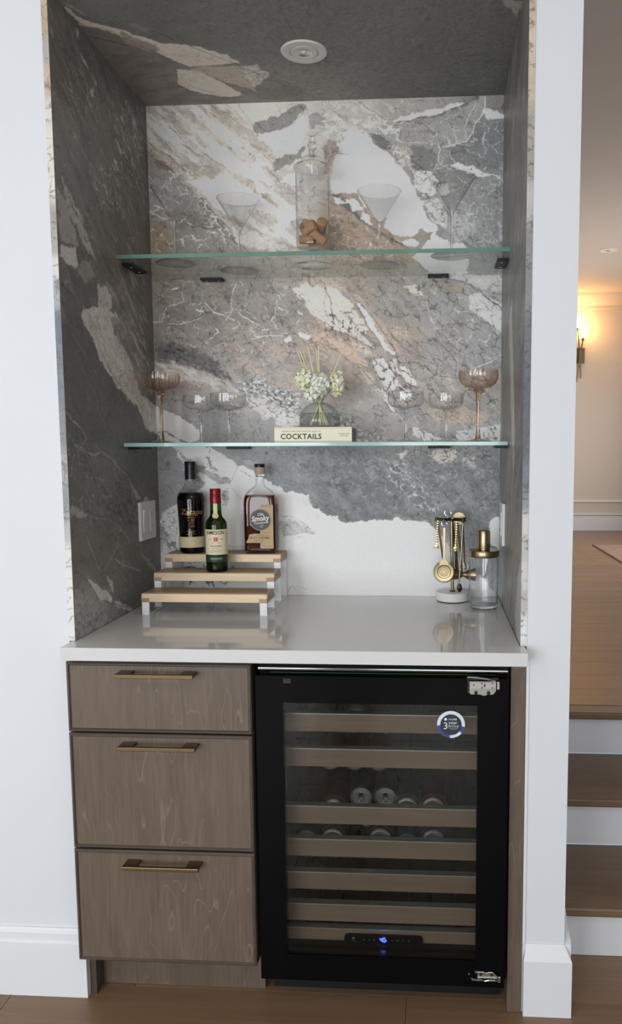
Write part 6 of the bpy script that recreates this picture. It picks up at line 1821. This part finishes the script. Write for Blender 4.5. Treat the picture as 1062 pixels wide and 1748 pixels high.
op_ = thing('outlet_plate', (NW - .0005, .448, 1.158), 'white outlet plate seen edge-on on the right marble wall', 'outlet')
MB().box(-.0085, 0, -.038, .038, -.060, .060).build('cover', M_plast, op_, bevel=.0012)
ou = MB().box(-.0105, -.0080, -.0170, .0170, -.0335, .0335).build('outlet_face', M_plast, op_, bevel=.0006)
for zc in (-.0175, .0175):
    MB().box(-.0109, -.0104, -.0065, -.0053, zc - .0045, zc + .0045).build('outlet_slot', M_blackm, ou)
    MB().box(-.0109, -.0104, .0053, .0065, zc - .0035, zc + .0035).build('outlet_slot', M_blackm, ou)

M_dl = mat('matte_white_light_trim', (226, 224, 220), 0.45, var=0.01)
M_lens = mat('unlit_led_lens', (238, 236, 230), 0.25, var=0.01)
def downlight(loc, lab, R=.0600):
    t = thing('recessed_downlight', loc, lab, 'ceiling light')
    k = R / .06
    MB().lathe([(.0375 * k, -.0002), (.0370 * k, -.0040 * k), (.0400 * k, -.0048 * k), (.0570 * k, -.0040 * k), (.0600 * k, -.0012), (.0600 * k, -.0002)], n=56).build('trim_ring', M_dl, t, smooth=30)
    g = MB().lathe([(.0200 * k, -.0046 * k), (.0215 * k, -.0052 * k), (.0350 * k, -.0046 * k), (.0358 * k, -.0030 * k), (.0358 * k, -.0006), (.0200 * k, -.0006)], n=48).build('gimbal', M_dl, t, smooth=30)
    MB().lathe([(.0205 * k, -.0046 * k), (.0150 * k, -.0022 * k), (.0095 * k, -.0010 * k), (0, -.0010 * k)], n=40).build('reflector_cup', M_chrome, g, smooth=50)
    MB().lathe([(.0095 * k, -.0011 * k), (.0085 * k, -.0035 * k), (.0050 * k, -.0052 * k), (0, -.0058 * k)], n=32).build('lens', M_lens, g, smooth=60)
    return t
downlight((.5265, .3200, NH), 'round white recessed light, unlit, in the dark marble ceiling of the niche')
downlight((2.330, 5.05, CZ), 'small round recessed light in the ceiling of the raised room', .075)

# ---------------------------------------------------------------- raised room: sconce and rug
SCX, SCY, SCZ = 2.455, FW, 2.372
M_tubeg = mat('lit_sconce_tube', (255, 226, 170), 0.4, emis=(255, 205, 120), es=14)
sc = thing('wall_sconce', (SCX, SCY, SCZ), 'brass wall sconce with two crossed rods and lit glass tubes, right of the wall end', 'wall lamp')
MB().box(-.055, .055, -.022, -.0005, -.085, .085).build('backplate', M_brass, sc, bevel=.004)
def arm(p0, p1, q):
    d_ = (Vector(p1) - Vector(p0)).normalized()
    a_ = MB().cyl(p0, p1, .008, n=12).build('rod', M_brass, sc, smooth=50)
    MB().cyl(p1, Vector(p1) + d_ * .030, .016, n=16).build('socket', M_brass, a_, smooth=40)
    MB().cyl(Vector(p1) + d_ * .030, Vector(p1) + d_ * .150, .029, n=20).build('glass_tube', M_tubeg, a_, smooth=40)
    l_ = bpy.data.lights.new('sconce_bulb', 'POINT'); l_.energy = q; l_.color = (1.0, .50, .17); l_.shadow_soft_size = .04
    lo = bpy.data.objects.new('sconce_bulb', l_); lo.location = Vector(p1) + d_ * .12 + Vector((0, -.07, 0)); lo.parent = a_; COL.objects.link(lo)
arm((.014, -.045, -.250), (-.026, -.055, .262), 3.2)
arm((-.040, -.075, -.290), (.019, -.080, .150), 3.2)

M_rug = mat('taupe_rug', (150, 128, 112), 0.95, var=0.35, vscale=9, bump=0.5, bscale=300)
M_rugb = mat('rug_binding', (110, 92, 80), 0.9, var=0.1, vscale=60)
rg_ = thing('area_rug', (2.42, 4.3, UF), 'faded taupe patterned rug on the oak floor of the raised room', 'rug')
MB(rg_).box(2.385, 3.15, 3.10, 5.64, UF + .0003, UF + .009).build('pile', M_rug, rg_)
MB(rg_).box(2.372, 2.385, 3.10, 5.655, UF + .0003, UF + .0085).box(2.385, 3.15, 5.64, 5.655, UF + .0003, UF + .0085).build('binding', M_rugb, rg_)
